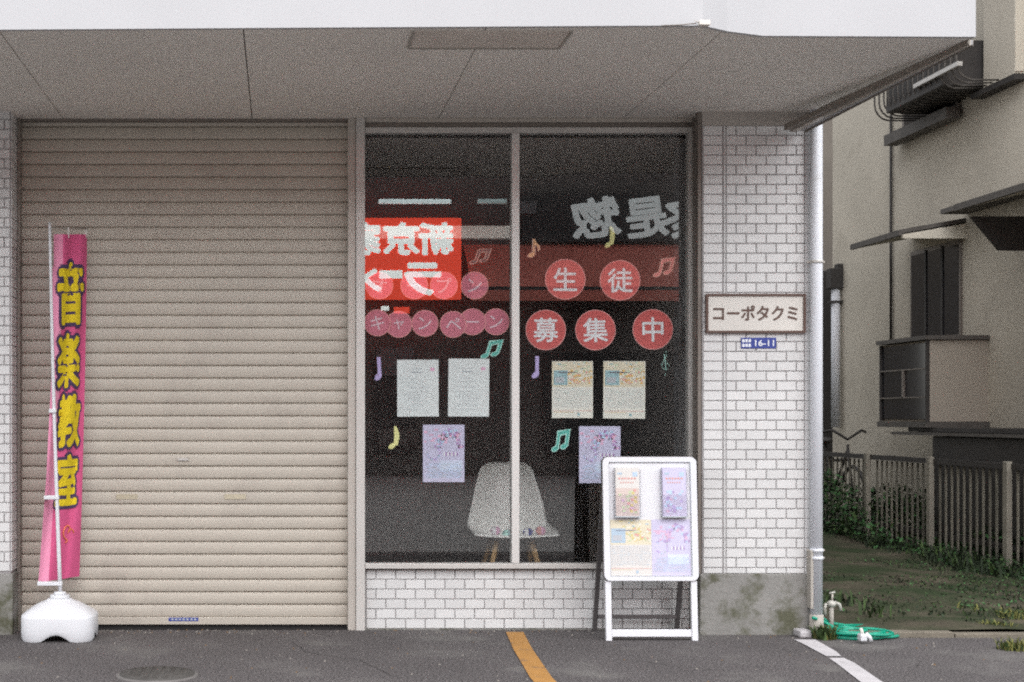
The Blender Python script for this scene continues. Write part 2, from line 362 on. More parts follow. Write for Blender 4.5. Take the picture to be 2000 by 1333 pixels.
# painted lines
def line_strip(name, pts, m, z=0.004):
    """pts: pixel rows (left x, right x, y) on the ground"""
    mb = MB(); vs = []
    for (a, b, y) in pts:
        Y = YG(y); vs += [(X(a, Y), Y, z), (X(b, Y), Y, z)]
    n = len(pts)
    mb.add(vs, [(2*i, 2*i+2, 2*i+3, 2*i+1) for i in range(n-1)], m); return mb.build(name)
struct(line_strip('parking_line', [(1551, 1592, 1251), (1574, 1612, 1262), (1598, 1634, 1275), (1614, 1643, 1283.5)], M['line_white']))
struct(line_strip('parking_line', [(1619, 1648, 1287), (1632, 1668, 1296), (1680, 1722, 1333), (1790, 1850, 1420), (1930, 2000, 1530)], M['line_white']))
struct(line_strip('yellow_parking_line', [(988, 1022, 1236), (1003, 1040, 1270), (1035, 1078, 1325), (1042, 1086, 1333), (1085, 1135, 1420), (1120, 1175, 1530)], M['line_orange']))
g = MB(); mc = (X(308, YG(1318)), YG(1318)+0.0)
for r, m, z in ((0.178, M['iron_rim'], 0.006), (0.162, M['iron'], 0.012)):
    g.cyl((mc[0], mc[1]-0.02, -0.02), r, 0.02+z, m, 40)
for k in range(7):
    for j in range(7):
        x = mc[0]+(k-3)*0.042; y = mc[1]-0.02+(j-3)*0.042
        if math.hypot(x-mc[0], y-mc[1]+0.02) < 0.145: g.box(x-.012, x+.012, y-.012, y+.012, 0.012, 0.014, M['iron'])
tag(g.build('manhole_cover'), 'round dark iron manhole cover set in the asphalt before the shutter', 'manhole cover')

# ---------------------------------------------------------------- the shop building
XR = X(1582, PF)      # right edge of the right pillar
XPL = X(1371, PF)     # left edge of the right pillar
XLP = X(21, PF)       # right edge of the left pillar
shop = thing('shop_building', (0, F, 0), 'white tiled shop building with grey canopy underside and roller shutter', 'building')
def part(mb, name, parent=shop, root=shop): return mb.build(name, parent, root)

def tiles(mb, x0, x1, z0, z1, y, tw, th, gap=0.0036, stack=False, start=0.0, phase=0, face=-1, depth=0.006):
    """running-bond tiles proud of the grout, facing -Y"""
    z = z1; r = phase
    while z > z0+0.012:
        zb = max(z-th, z0)
        x = x0 - (tw/2 if (r % 2 and not stack) else 0)
        while x < x1-0.008:
            a, b = max(x, x0), min(x+tw, x1)
            if b-a > 0.012:
                t = random.uniform(-.0004, .0004); q = 0.0022
                A = (a+gap/2, b-gap/2, zb+gap/2, z-gap/2)
                vs = [(A[0], y, A[2]), (A[1], y, A[2]), (A[1], y, A[3]), (A[0], y, A[3])]
                yy = y-depth+t; t2 = random.uniform(-.0006, .0006)
                vs += [(A[0]+q, yy, A[2]+q), (A[1]-q, yy+t2, A[2]+q), (A[1]-q, yy+t2, A[3]-q), (A[0]+q, yy, A[3]-q)]
                mb.add(vs, [(4,5,6,7), (0,1,5,4), (1,2,6,5), (2,3,7,6), (3,0,4,7)], M['tile'])
            x += tw
        z -= th; r += 1

ZB = Z(1121, PF)    # top of the concrete plinth
# right pillar
p = MB(); p.box(XPL, XR, PF, 7.9, ZB, Z(246, PF), M['grout'])
tw, th = 39.2*PF/FPX, 19.18*PF/FPX
ZT = Z(246, PF)
tiles(p, XPL+0.004, X(1411.2, PF), ZB, ZT, PF, 0.5, th, stack=True)
tiles(p, X(1412.6, PF), X(1417.2, PF), ZB, ZT, PF, 0.5, th, stack=True, gap=.001)
tiles(p, X(1417.5, PF), X(1571, PF), ZB, ZT, PF, tw, th, start=0, phase=1)
zz = ZT
while zz > ZB+0.02:
    p.box(X(1571.5, PF), XR+0.004, PF-0.006, PF+0.05, max(zz-th+0.001, ZB), zz-0.0005, M['trimtile'], 0.002); zz -= th
zz = ZT
while zz > ZB+0.02:   # reveal side of the pillar
    break
p.box(XPL-0.02, XPL, PF+0.004, F-.13, ZB, SOF, M['alu_dark'], .003)
pr = part(p, 'tiled_pillar')
p = MB(); p.box(X(1366, PF), X(1586, PF), PF-0.012, 7.9, -0.05, ZB, M['concrete'], 0.006); part(p, 'concrete_plinth', pr)
p = MB(); p.box(XPL, XR, PF-0.001, F+0.1, ZT+0.0005, SOF+0.002, M['band']); part(p, 'shaded_band', pr)  # filler band, toned down to read like the shaded soffit
# left pillar
p = MB(); p.box(XLP-0.6, XLP, PF, 7.9, ZB, SOF+0.02, M['grout'])
tiles(p, XLP-0.6, XLP-0.002, ZB, SOF+0.01, PF, tw, th, phase=0)
zz = SOF+0.01
while zz > ZB+0.02:
    for k in range(3): p.box(XLP, XLP+0.005, PF+0.004+k*0.1, PF+0.098+k*0.1, max(zz-th+0.002, ZB), zz-0.002, M['tile'])
    zz -= th
pl = part(p, 'tiled_pillar')
p = MB(); p.box(XLP-0.6, XLP+0.012, PF-0.012, 7.9, -0.05, ZB, M['concrete'], 0.006); part(p, 'concrete_plinth', pl)

# low wall under the window
XW0, XW1 = X(713, F), XPL+0.02
p = MB(); p.box(X(694, F), XW1, F+0.012, F+0.15, -0.05, Z(1107, F)-0.0, M['grout'])
tiles(p, X(715, F), X(1364, F), Z(1229, F), Z(1113, F), F+0.012, 38.6*F/FPX, 19.3*F/FPX, phase=1)
p.box(X(694, F), XW1, F-0.02, F+0.012, -0.05, Z(1229, F), M['concrete'])
part(p, 'low_wall')

# canopy
front = [(-500, 57), (0, 57), (600, 53), (1290, 49), (1372, 49), (1420, 60), (1490, 69), (1905, 71)]
fp = [(X(px, YS(py)), YS(py)) for px, py in front]
fp[0] = (-6.0, fp[1][1])
bk = (X(1530, YS(243)), YS(243))
sofpts = fp + [bk, (bk[0], F+0.6), (-6.0, F+0.6)]
p = MB(); n = len(sofpts)
hx0, hx1 = X(800, YS(92)), X(1090, YS(92)); hy0, hy1 = YS(57)+0.02, YS(92)
joints = [(X(70, YS(159)), 0), (X(492, YS(228)), 0), (X(862, YS(222)), 0), (X(1230, YS(220)), 0)]
# soffit boards cut along their joints, 5 mm gaps, dark backing above
def clip_poly(poly, a, b):
    def cut(pts, xc, keep_right):
        out = []
        for i in range(len(pts)):
            P, Q = pts[i], pts[(i+1) % len(pts)]
            ip = (P[0] >= xc) if keep_right else (P[0] <= xc); iq = (Q[0] >= xc) if keep_right else (Q[0] <= xc)
            if ip: out.append(P)
            if ip != iq:
                t = (xc-P[0])/(Q[0]-P[0]); out.append((xc, P[1]+t*(Q[1]-P[1])))
        return out
    return cut(cut(poly, a, True), b, False)
jx = [-6.0, -3.98, -3.03, -2.08] + [j[0] for j in joints] + [5.0]
for i in range(len(jx)-1):
    a, b = jx[i]+0.0025, jx[i+1]-0.0025
    q = clip_poly(sofpts, a, b)
    if len(q) > 2: p.prism(q, SOF, SOF+0.012, M['soffit'], 'z')
p.prism([(x*0.999, y) for x, y in sofpts], SOF+0.0125, SOF+0.05, M['joint'], 'z')
part(p, 'canopy_soffit')
p = MB()   # recessed lamp panel near the front edge
p.box(hx0, hx1, hy0, hy1, SOF-0.004, SOF-0.0005, M['hatch'])
for a in ((hx0-.008, hx1+.008, hy1, hy1+.010), (hx0-.01, hx0, hy0, hy1), (hx1, hx1+.01, hy0, hy1)): p.box(a[0], a[1], a[2], a[3], SOF-0.009, SOF-0.0005, M['mortar'])
part(p, 'inspection_panel')
p = MB()   # white fascia following the front edge
FT = SOF+1.0
pts = fp + [(fp[-1][0]+0.0, fp[-1][1]+0.02), ]
for i in range(len(fp)-1):
    (xa, ya), (xb, yb) = fp[i], fp[i+1]
    p.add([(xa, ya-.004, SOF-0.004), (xb, yb-.004, SOF-0.004), (xb, yb-.004, FT), (xa, ya-.004, FT), (xa, ya+.02, SOF-0.004), (xb, yb+.02, SOF-0.004), (xb, yb+.02, FT), (xa, ya+.02, FT)],
          [(0,1,2,3), (4,7,6,5), (0,4,5,1), (3,2,6,7), (0,3,7,4), (1,5,6,2)], M['fascia'])
p.add([(fp[-1][0], fp[-1][1]+.018, SOF-.004), (bk[0]+0.0, bk[1], SOF-.004), (bk[0], bk[1], FT), (fp[-1][0], fp[-1][1]+.018, FT)], [(0,1,2,3)], M['mortar'])
p.prism([(a, b+0.01) for a, b in sofpts], FT-0.02, FT, M['mortar'], 'z')
part(p, 'canopy_fascia')
p = MB()   # gutter strip along the right side of the canopy
def edge(t, off):
    return (fp[-1][0]+(bk[0]-fp[-1][0])*t+off, fp[-1][1]+(bk[1]-fp[-1][1])*t)
for o0, o1, za, zb, m in ((0.0, 0.03, -0.03, -.001, M['rail']), (0.032, 0.062, -0.04, -.003, M['alu']), (0.064, 0.10, -0.035, -0.002, M['fascia']), (0.102, 0.108, -0.045, -.003, M['rail'])):
    a = edge(0.03, 0); b = (X(1531, 7.3), 7.3); zd = Z(243, 7.3)-SOF
    k = .2
    p.add([(a[0]+o0*k, a[1], SOF+za*.6), (a[0]+o1*k+.001, a[1], SOF+za*.6), (b[0]+o1, b[1], SOF+za+zd), (b[0]+o0, b[1], SOF+za+zd), (a[0]+o0*k, a[1], SOF-.001), (a[0]+o1*k+.001, a[1], SOF-.001), (b[0]+o1, b[1], SOF-.001+zd), (b[0]+o0, b[1], SOF-.001+zd)],
          [(0,3,2,1), (4,5,6,7), (0,1,5,4), (1,2,6,5), (2,3,7,6), (3,0,4,7)], m)
part(p, 'side_gutter')
p = MB()   # loose flashing clip on the fascia edge
Yc = YS(50)-0.02
p.tube([(X(1290, Yc), Yc-.01, Z(52, Yc)), (X(1330, Yc), Yc-.012, Z(50.5, Yc)), (X(1358, Yc), Yc-.012, Z(47.5, Yc))], 0.0025, M['alu_dark'], 6)
p.box(X(1362, Yc), X(1384, Yc), Yc-.03, Yc, Z(53, Yc), Z(43, Yc), M['cream'], 0.004)
p.tube([(X(1353, Yc), Yc-.02, Z(43, Yc)), (X(1362, Yc), Yc-.02, Z(47, Yc))], 0.002, M['alu'], 6)
part(p, 'fascia_clip')

# upper storey and side wall
p = MB(); p.box(-6, XR+0.02, F+0.3, 16.0, SOF+0.06, 6.4, M['trimtile']); part(p, 'upper_wall')
p = MB(); p.box(XR-0.18, XR+0.02, 7.9, 16.0, -0.05, SOF+0.06, M['mortar']); part(p, 'side_wall')

# roller shutter
SX0, SX1 = X(40, F), X(679, F); SY = F+0.03
shut = MB(); pitch = 24.65*F/FPX
ztop = SOF+0.03; zbot = Z(1207, F); z = zbot
prof = [(0.0, 0.009), (0.03, 0.001), (0.08, -0.003), (0.25, -0.0055), (0.48, -0.0065), (0.70, -0.0055), (0.90, -0.003), (0.945, 0.0), (0.965, 0.009), (1.0, 0.009)]
pv = []
while z < ztop:
    jit = random.uniform(-.0006, .0006)
    for a, d in prof[:-1]: pv.append((z+a*pitch, SY+d+jit))
    z += pitch
NX = 9
vs = []
for k in range(NX):
    x = SX0+(SX1-SX0)*k/(NX-1)
    for i, (zz, yy) in enumerate(pv): vs.append((x, yy+0.0009*math.sin(k*1.9+i*0.13), zz))
n = len(pv)
shut.add(vs, [(k*n+i, (k+1)*n+i, (k+1)*n+i+1, k*n+i+1) for k in range(NX-1) for i in range(n-1)], M['shutter'])
sh = part(shut, 'roller_shutter')
p = MB(); p.box(SX0, SX1, SY-0.012, SY+0.03, Z(1221.5, F), zbot+0.001, M['shutter'], 0.003); part(p, 'bottom_bar', sh)
p = MB(); p.box(SX0, SX1, SY+0.002, SY+0.02, -0.01, Z(1222, F), M['black']); part(p, 'gap_shadow', sh)  # black strip put in for the shadow gap under the shutter
p = MB(); p.box(X(345, F), X(369, F), SY-0.0125, SY-0.004, Z(901, F), Z(894, F), M['alu'], 0.002); p.box(X(349, F), X(367, F), SY-0.016, SY-0.012, Z(900, F), Z(896.5, F), M['alu_light']); part(p, 'lock_handle', sh)
p = MB(); p.box(X(329, F), X(387, F), SY-0.0135, SY-0.0123, Z(1214.5, F), Z(1207.5, F), M['plate']); 
for k in range(7): p.box(X(334+k*7.4, F), X(338.5+k*7.4, F), SY-0.0145, SY-0.0136, Z(1212.5, F), Z(1209.5, F), M['ink'])
part(p, 'blue_sticker', sh)
for (a, b) in ((226, 268), (438, 480)):
    p = MB(); p.box(X(a, F), X(b, F), SY-0.0095, SY-0.0086, Z(976, F), Z(966, F), mat('faded_sticker', (0.44, 0.39, 0.29), 0.6)); part(p, 'faded_sticker', sh)
p = MB(); p.box(X(22, F)-0.03, SX0+0.004, F-0.035, F+0.06, -0.02, SOF, M['rail'], 0.002); p.box(X(33, F), X(36, F), F-0.0365, F-0.035, -0.02, SOF, M['black']); part(p, 'guide_rail', sh)
p = MB(); p.box(X(679, F), X(694, F), F-0.03, F+0.06, -0.02, SOF, M['alu'], 0.002); part(p, 'guide_rail', sh)
p = MB(); p.box(X(694.6, F), X(712, F), F-0.042, F+0.06, -0.02, SOF-0.0, M['alu_light'], 0.003); part(p, 'frame_post')
p = MB(); p.box(SX0, SX1, F-0.012, F+0.06, SOF-0.014, SOF, M['alu_dark']); part(p, 'shutter_housing', sh)
p = MB(); p.box(X(21, F), X(700, F), F-0.02, F+0.15, 0.002, 0.006, M['black']); p.box(-3.0, XPL, F+0.15, F+0.3, -0.05, SOF, M['black']) if False else None; part(p, 'door_threshold')  # threshold coloured black for the shadow at the shutter's foot

# shop window
win = MB()
A = M['alu_light']
win.box(X(712.5, F), X(1350, F), F-0.03, F+0.03, Z(262, F), Z(251, F), A, 0.002)
win.box(X(712.5, F), X(1350, F), F-0.035, F+0.035, Z(1110, F), Z(1100, F), A, 0.002)
win.box(X(1342, F), X(1350, F), F-0.03, F+0.03, Z(1100, F), Z(262, F), A, 0.002)
wf = part(win, 'window_frame')
p = MB(); p.box(X(997.5, F), X(1012.5, F), F-0.036, F+0.03, Z(1100, F)+.001, Z(262, F)-.001, M['mull'], 0.003); part(p, 'mullion', wf)
p = MB(); p.box(X(713, F), X(1372, F), F-0.02, F+0.06, Z(250, F), Z(242, F), M['alu_dark']); p.box(X(713, F), X(1372, F), F-0.034, F+0.06, Z(241.5, F), SOF-.001, M['alu'], 0.002); part(p, 'head_rail', wf)
p = MB(); p.box(X(1350.5, F), X(1359, F), F-0.05, F+0.06, -0.02, SOF-.001, M['alu'], 0.002); p.box(X(1359.5, F), XPL-0.006, F-0.06, F+0.06, -0.02, SOF-.001, M['alu_dark'], 0.002); part(p, 'side_post', wf)
GY = F+0.0
for (a, b) in ((712.5, 998), (1012, 1342.5)):
    p = MB(); p.box(X(a, F), X(b, F), GY, GY+0.006, Z(1100.5, F), Z(261.5, F), M['glass']); part(p, 'glass_pane', wf)

# room behind the glass
IX0, IX1, IY1 = X(705, F), XPL+0.02, 11.6
p = MB()
p.poly([(IX0, F+.1, 2.6), (IX0, IY1, 2.6), (IX0, IY1, 0), (IX0, F+.1, 0)], M['room'])
p.poly([(2.3, F+.1, 0), (2.3, IY1, 0), (2.3, IY1, 2.6), (2.3, F+.1, 2.6)], M['room'])
p.poly([(IX0, IY1, 0), (2.3, IY1, 0), (2.3, IY1, 2.6), (IX0, IY1, 2.6)], M['room'])
p.poly([(IX0, F+.06, 2.6), (2.3, F+.06, 2.6), (2.3, IY1, 2.6), (IX0, IY1, 2.6)], M['room'])
part(p, 'room_wall')
p = MB(); p.box(IX0, 2.3, F+.16, IY1, -0.04, 0.0-0.002, M['room_floor']); part(p, 'room_floor')
p = MB(); p.box(IX0-0.06, IX0, F+.06, IY1+.1, -0.05, SOF, M['black']); p.box(2.301, 2.36, F+.16, IY1+.1, -0.05, SOF, M['black']); p.box(IX0, 2.3, IY1+.001, IY1+.1, -.05, SOF, M['black']); p.box(IX0, 2.3, F+.06, IY1, 2.601, SOF+.0, M['black'])
p.box(-3.0, IX0-0.06, F+.3, F+.36, -.05, SOF, M['black'])
part(p, 'partition')
Yb = 7.8
p = MB(); p.box(X(690, Yb), X(1000, Yb), Yb, Yb+0.07, Z(466, Yb), Z(441, Yb), M['room_light'], 0.004)
tag(p.build('blind_cassette'), 'long cream blind cassette hanging inside the upper left pane', 'blind')
Yk = 9.6
p = MB(); p.box(X(1150, Yk), X(1180, Yk), Yk, Yk+0.4, 0, Z(940, Yk), M['alu_dark'], 0.006); p.box(X(1182, Yk), X(1335, Yk), Yk, Yk+0.4, 0, Z(900, Yk), M['room'], 0.006)
tag(p.build('shelf_unit'), 'dark shelf unit deep in the room behind the sandwich board', 'shelf')

# downpipe
pr_ = MB(); cx = X(1594.5, 7.32); rr = 11.6*7.32/FPX
pr_.tube([(cx, 7.32, 0.10), (cx, 7.32, 3.4)], rr, M['pvc'], 24)
dp = part(pr_, 'downpipe')
for py in (512, 1075, 1090):
    p = MB(); zc = Z(py, 7.32); p.tube([(cx, 7.32, zc-.008), (cx, 7.32, zc+.008)], rr*1.13, M['pvc'] if py != 512 else M['alu_light'], 24); p.box(cx-rr*1.5, cx+rr*1.5, 7.32+rr*.2, 7.32+rr*.5, zc-.004, zc+.004, M['alu']); part(p, 'pipe_band', dp)
p = MB(); p.box(X(1583.5, 7.3), X(1590, 7.3), 7.30, 7.36, Z(1190, 7.3), Z(1075, 7.3), M['mortar'], .003); p.tube([(cx, 7.32, 0.11), (cx, 7.32, 0.0)], rr*1.15, M['mortar'], 20); part(p, 'pipe_foot', dp)

# ---------------------------------------------------------------- signs on the pillar
y = PF-0.008
sgn = thing('nameplate_sign', (X(1474, y), y, Z(652, y)), 'cream nameplate in a brown frame lettered in dark katakana on the tiled pillar', 'sign')
x0, x1, z0, z1 = X(1377, y), X(1571, y), Z(651, y), Z(575, y)
p = MB(); t = 4.2*y/FPX
for a in ((x0, x1, z1-t, z1), (x0, x1, z0, z0+t), (x0, x0+t, z0+t, z1-t), (x1-t, x1, z0+t, z1-t)): p.box(a[0], a[1], y-0.022, y, a[2], a[3], M['brown'])
p.build('frame', sgn, sgn)
p = MB(); p.box(x0+t, x1-t, y-0.014, y-0.002, z0+t, z1-t, M['cream']); pn = p.build('panel', sgn, sgn)
p = MB(); text(p, 'コーポタクミ', X(1391, y), X(1556, y), Z(627, y), Z(597, y), y-0.0155, M['brown'], bold=0.004); p.build('lettering', pn, sgn)
ap = thing('address_plate', (X(1480, y), y, Z(682, y)), 'small blue street number plate reading 16-11 below the nameplate', 'sign')
p = MB(); p.box(X(1447, y), X(1515.5, y), y-0.004, y, Z(681, y), Z(660, y), M['plate'], 0.001); ab = p.build('plate', ap, ap)
p = MB(); text(p, '16-11', X(1474, y), X(1511, y), Z(676.5, y), Z(664.5, y), y-0.0052, M['plate_w'], bold=.008)
for r in (0, 1):
    for k in range(3): p.box(X(1449+k*6.2, y), X(1453.6+k*6.2, y), y-0.0055, y-0.0041, Z(669+r*9, y), Z(663+r*9, y), M['plate_w'])
p.build('lettering', ab, ap)

# ---------------------------------------------------------------- stickers on the glass
SYK = GY+0.009     # inside face of the panes
def round_sticker(cx, cy, r, ch, big, label, group, rot=0.0, dy=0.0, chs=0.62):
    Y = SYK+dy; c = (X(cx, Y), Z(cy, Y)); s = Y/FPX; rad = r*s
    t = thing('round_sticker', (c[0], Y, c[1]-rad), label, 'sticker', group)
    b = MB(); disc(b, c[0], c[1], rad, Y, M['st_red'] if big else M['st_pink']); 
    disc(b, c[0], c[1], rad, Y-0.0002, M['st_rim'], 0.0002, 48, rad*0.965 if big else rad*0.95)
    bo = b.build('disc', t, t)
    l = MB(); w = rad*chs
    vs, _ = glyphs(ch, 0.0, .01)
    gw = max(v.x for v in vs)-min(v.x for v in vs); gh = max(v.y for v in vs)-min(v.y for v in vs); k = 2*w/0.95
    text(l, ch, c[0]-gw*k/2, c[0]+gw*k/2, c[1]-gh*k/2, c[1]+gh*k/2, Y-0.0012, M['st_white'] if big else M['st_pt'], bold=0.016 if big else 0.010, thick=0.0004, rot=rot)
    l.build('lettering', bo, t)
GB = 'large red lettered discs on the right pane'
for ch, cx, cy, lab in (('生', 1104, 546, 'large red disc with white character 生, upper left of the right pane'), ('徒', 1211, 548, 'large red disc with white character 徒, beside the pink double note'),
        ('募', 1066, 645, 'large red disc with white character 募, nearest the mullion'), ('集', 1163, 645, 'large red disc with white character 集, above two cream posters'), ('中', 1275, 644, 'large red disc with white character 中, above the teal clef')):
    round_sticker(cx, cy, 39.5, ch, True, lab, GB, random.uniform(-.03, .03))
GS = 'small pink lettered discs on the left pane'
for i, (ch, cx, cy, lab) in enumerate((('オ', 741, 558, 'small pink disc with katakana オ, at the post edge of the upper row'), ('ー', 809, 558, 'small pink disc with a long dash, second of the upper row'), ('プ', 867, 558, 'small pink disc with katakana プ, third of the upper row'), ('ン', 927, 558, 'small pink disc with katakana ン, right end of the upper row below the beige note'))):
    round_sticker(cx, cy, 27, ch, False, lab, GS, random.uniform(-.12, .12), dy=0.0014*(i % 2))
for i, (ch, cx, cy, lab) in enumerate((('キ', 737, 631, 'small pink disc with katakana キ, at the post edge of the lower row'), ('ャ', 779, 634, 'small pink disc with small katakana ャ in the lower row'), ('ン', 830, 632, 'small pink disc with katakana ン, mid lower row beside ペ'), ('ペ', 885, 634, 'small pink disc with katakana ペ in the lower row'), ('ー', 923, 629, 'small pink disc with a long dash, in the lower row before the last'), ('ン', 969, 629, 'small pink disc with katakana ン, above the teal double note by the mullion'))):
    round_sticker(cx, cy, 26.2, ch, False, lab, GS, random.uniform(-.15, .15), dy=0.0014*(i % 3), chs=0.5 if ch == 'ャ' else 0.6)

def note(kind, px0, px1, py0, py1, m, m2, label, tilt=0.0):
    """music-note sticker: lighter outline shape with a coloured core, fitted to a pixel box"""
    Y = SYK; x0, x1, z0, z1 = X(px0, Y), X(px1, Y), Z(py1, Y), Z(py0, Y); w, h = x1-x0, z1-z0
    def P(u, v): return (x0+(u+tilt*(v-0.5))*w, z0+v*h)
    def ell(cu, cv, ru, rv, k=1.0, n=18, a=0.4):
        o = []
        for i in range(n):
            t = 2*math.pi*i/n; du = ru*k*math.cos(t); dv = rv*k*math.sin(t)
            o.append(P(cu+du, cv+dv+du*a*0.4))
        return o
    mb = MB()
    for lay, (mm, g, dy) in enumerate(((m2, 1.0, 0.0), (m, 0.0, -0.0006))):
        e = 0.055*g; ya, yb = Y+dy-0.0003, Y+dy
        def strip(pts): mb.prism([P(*q) for q in pts], ya, yb, mm)
        if kind == 'double':
            strip([(.26-e, .12), (.36+e, .12), (.42+e, .80), (.30-e, .80)]); strip([(.78-e, .24), (.90+e, .24), (.97+e, .97), (.84-e, .97)])
            ya -= .00007; yb -= .00007
            strip([(.29-e, .70-e), (.95+e, .84-e), (.97+e, .98+e*.3), (.30-e, .86+e)])
            ya -= .00007; yb -= .00007
            mb.prism(ell(.19, .11, .16+e, .10+e*.6), ya, yb, mm); mb.prism(ell(.70, .22, .16+e, .10+e*.6), ya, yb, mm)
        elif kind == 'single':
            strip([(.44-e*1.6, .12), (.56+e*1.6, .12), (.56+e*1.6, 1.0), (.44-e*1.6, 1.0)])
            ya -= .00007; yb -= .00007
            mb.prism(ell(.30, .13, .26+e*1.5, .115+e*.5), ya, yb, mm)
            ya -= .00007; yb -= .00007
            strip([(.56, .98), (.74+e, .78), (.98+e, .62), (.98+e, .40), (.90-e, .34-e), (.86-e, .52), (.70-e, .64), (.56, .76-e)])
        elif kind == 'stem':
            strip([(.52-e*2, .14), (.72+e*2, .14), (.60+e*2, 1.0), (.36-e*2, 1.0)])
            ya -= .00007; yb -= .00007
            mb.prism(ell(.42, .13, .34+e*2, .125+e*.5), ya, yb, mm)
        elif kind == 'curve':
            strip([(.50-e*2, .10), (.72+e*2, .14), (.95+e, .5), (.92+e, .72), (.66+e, 1.0), (.52-e, 1.0), (.60-e*2, .6), (.58-e*2, .36)])
            ya -= .00007; yb -= .00007
            mb.prism(ell(.28, .10, .28+e, .10+e*.5), ya, yb, mm)
        else:  # clef
            pts = [(.45, .02), (.60, .10), (.58, .25), (.52, .55), (.42, .80), (.50, .96), (.66, .90), (.62, .74), (.36, .58), (.20, .42), (.36, .26), (.70, .26), (.86, .40), (.66, .50), (.46, .42)]
            th_ = 0.022*h*(0.5+0.8*g)+0.0008
            mb.tube([(P(*q)[0], Y+dy, P(*q)[1]) for q in pts], th_*0.5, mm, 6)
    return tag(mb.build('note_sticker'), label, 'sticker', 'music note stickers on the window')
note('double', 921, 956, 485, 516, M['op_dark'], M['n_be'], 'beige double note sticker with dark core right of the lit red sign reflection', .25)
note('single', 1031, 1054, 467, 503, M['n_or'], M['n_be'], 'orange single note sticker just right of the mullion')
note('curve', 1182, 1201, 443, 483, M['n_ye'], M['n_ye'], 'pale yellow single note sticker highest in the right pane')
note('double', 1279, 1316, 502, 541, M['n_pk'], M['n_be'], 'pink double note sticker right of the 徒 disc', .2)
note('double', 943, 979, 663, 700, M['n_teal'], M['n_tl'], 'teal double note sticker at the upper corner of a white notice', .25)
note('stem', 732, 748, 698, 742, M['n_li'], M['n_li'], 'lilac single note sticker left of the white notices')
note('stem', 1040, 1056, 696, 738, M['n_li'], M['n_li'], 'lilac single note sticker between mullion and cream poster', .15)
note('clef', 1288, 1310, 683, 735, M['n_teal'], M['n_tl'], 'teal treble clef sticker beneath the 中 disc')
note('curve', 760, 780, 833, 876, M['n_ye'], M['n_ye'], 'pale yellow note sticker beside the left lilac poster')
note('double', 1079, 1112, 838, 882, M['n_teal'], M['n_tl'], 'teal double note sticker beside the right lilac poster', .1)

# ---------------------------------------------------------------- posters
def print_art(mb, kind, P, rnd):


    """P(u,v,w,h,mat,level): coloured rectangle at fractions of the sheet"""
    if kind == 'notice':
        P(.34, .83, .26, .012, M['ink'], 1); P(.32, .765, .28, .022, M['ink'], 1); P(.80, .80, .10, .06, M['p_pk'], 1); 
        for k, v in enumerate((.66, .60, .52, .50, .43, .38, .34, .31, .27, .215, .19, .12)):
            a = .16+rnd.random()*.16; x = a
            while x < .55+rnd.random()*.3:
                w = .02+rnd.random()*.05; P(x, v, w, .008, M['ink'], 1); x += w+.012
    elif kind == 'cream':
        P(0, .55, 1, .45, M['wash'], 1)
        P(.04, .58, .34, .26, M['p_te'], 2); P(.08, .62, .22, .10, M['ink'], 3)
        for k in range(60):
            u = .38+rnd.random()*.56; v = .60+rnd.random()*.22; P(u, v, .03+rnd.random()*.05, .015+rnd.random()*.03, rnd.choice([M['p_or'], M['p_or'], M['paper_y'], M['p_gr'], M['ink_r']]), 3)
        for k in range(16): P(.05+rnd.random()*.85, .85+rnd.random()*.12, .04+rnd.random()*.05, .02, rnd.choice([M['p_te'], M['paper_y'], M['p_or'], M['p_gr']]), 2)
        P(.15, .795, .40, .018, M['ink_d'], 4); P(.52, .80, .10, .01, M['ink_d'], 4)
        for r in range(12):
            x = .05
            while x < .92:
                w = .03+rnd.random()*.07; P(x, .51-r*.029, w, .008, M['ink'] if rnd.random() < .75 else M['p_te'], 1); x += w+.015
        P(.02, .125, .96, .008, M['ink_r'], 1); P(.04, .10, .5, .006, M['p_or'], 1); P(.62, .04, .06, .05, M['p_te'], 1)
    else:
        for k in range(70):
            a = rnd.random()*math.pi; rr = .20+rnd.random()*.14; u = .62+rr*math.cos(a)*1.0; v = .58+rr*math.sin(a)*.95; P(u, v, .03+rnd.random()*.05, .02+rnd.random()*.03, rnd.choice([M['p_pu'], M['p_pu'], M['p_pk'], M['p_bl'], M['ink_d'], M['n_li']]), 2)
        for k in range(34):
            a = rnd.random()*6.28; rr = .13+rnd.random()*.04; u = .24+rr*math.cos(a); v = .50+rr*math.sin(a)*.8; P(u, v, .035, .022, rnd.choice([M['p_pu'], M['p_bl'], M['ink'], M['n_li']]), 2)
        for k in range(22): P(rnd.random()*.5, .62+rnd.random()*.28, .05+rnd.random()*.08, .02+rnd.random()*.03, rnd.choice([M['p_pk'], M['paper_v'], M['p_pk']]), 1)
        for k in range(8): P(.5+k*.045, .46, .03, .06, M['p_pu'] if k % 2 else M['st_white'], 3)
        P(.40, .20, .55, .18, M['washb'], 1)
        for r in range(10):
            x = .05+rnd.random()*.08
            while x < .9:
                w = .03+rnd.random()*.09; P(x, .31-r*.026, w, .010, rnd.choice([M['p_bl'], M['p_bl'], M['ink'], M['p_te']]), 2); x += w+.02
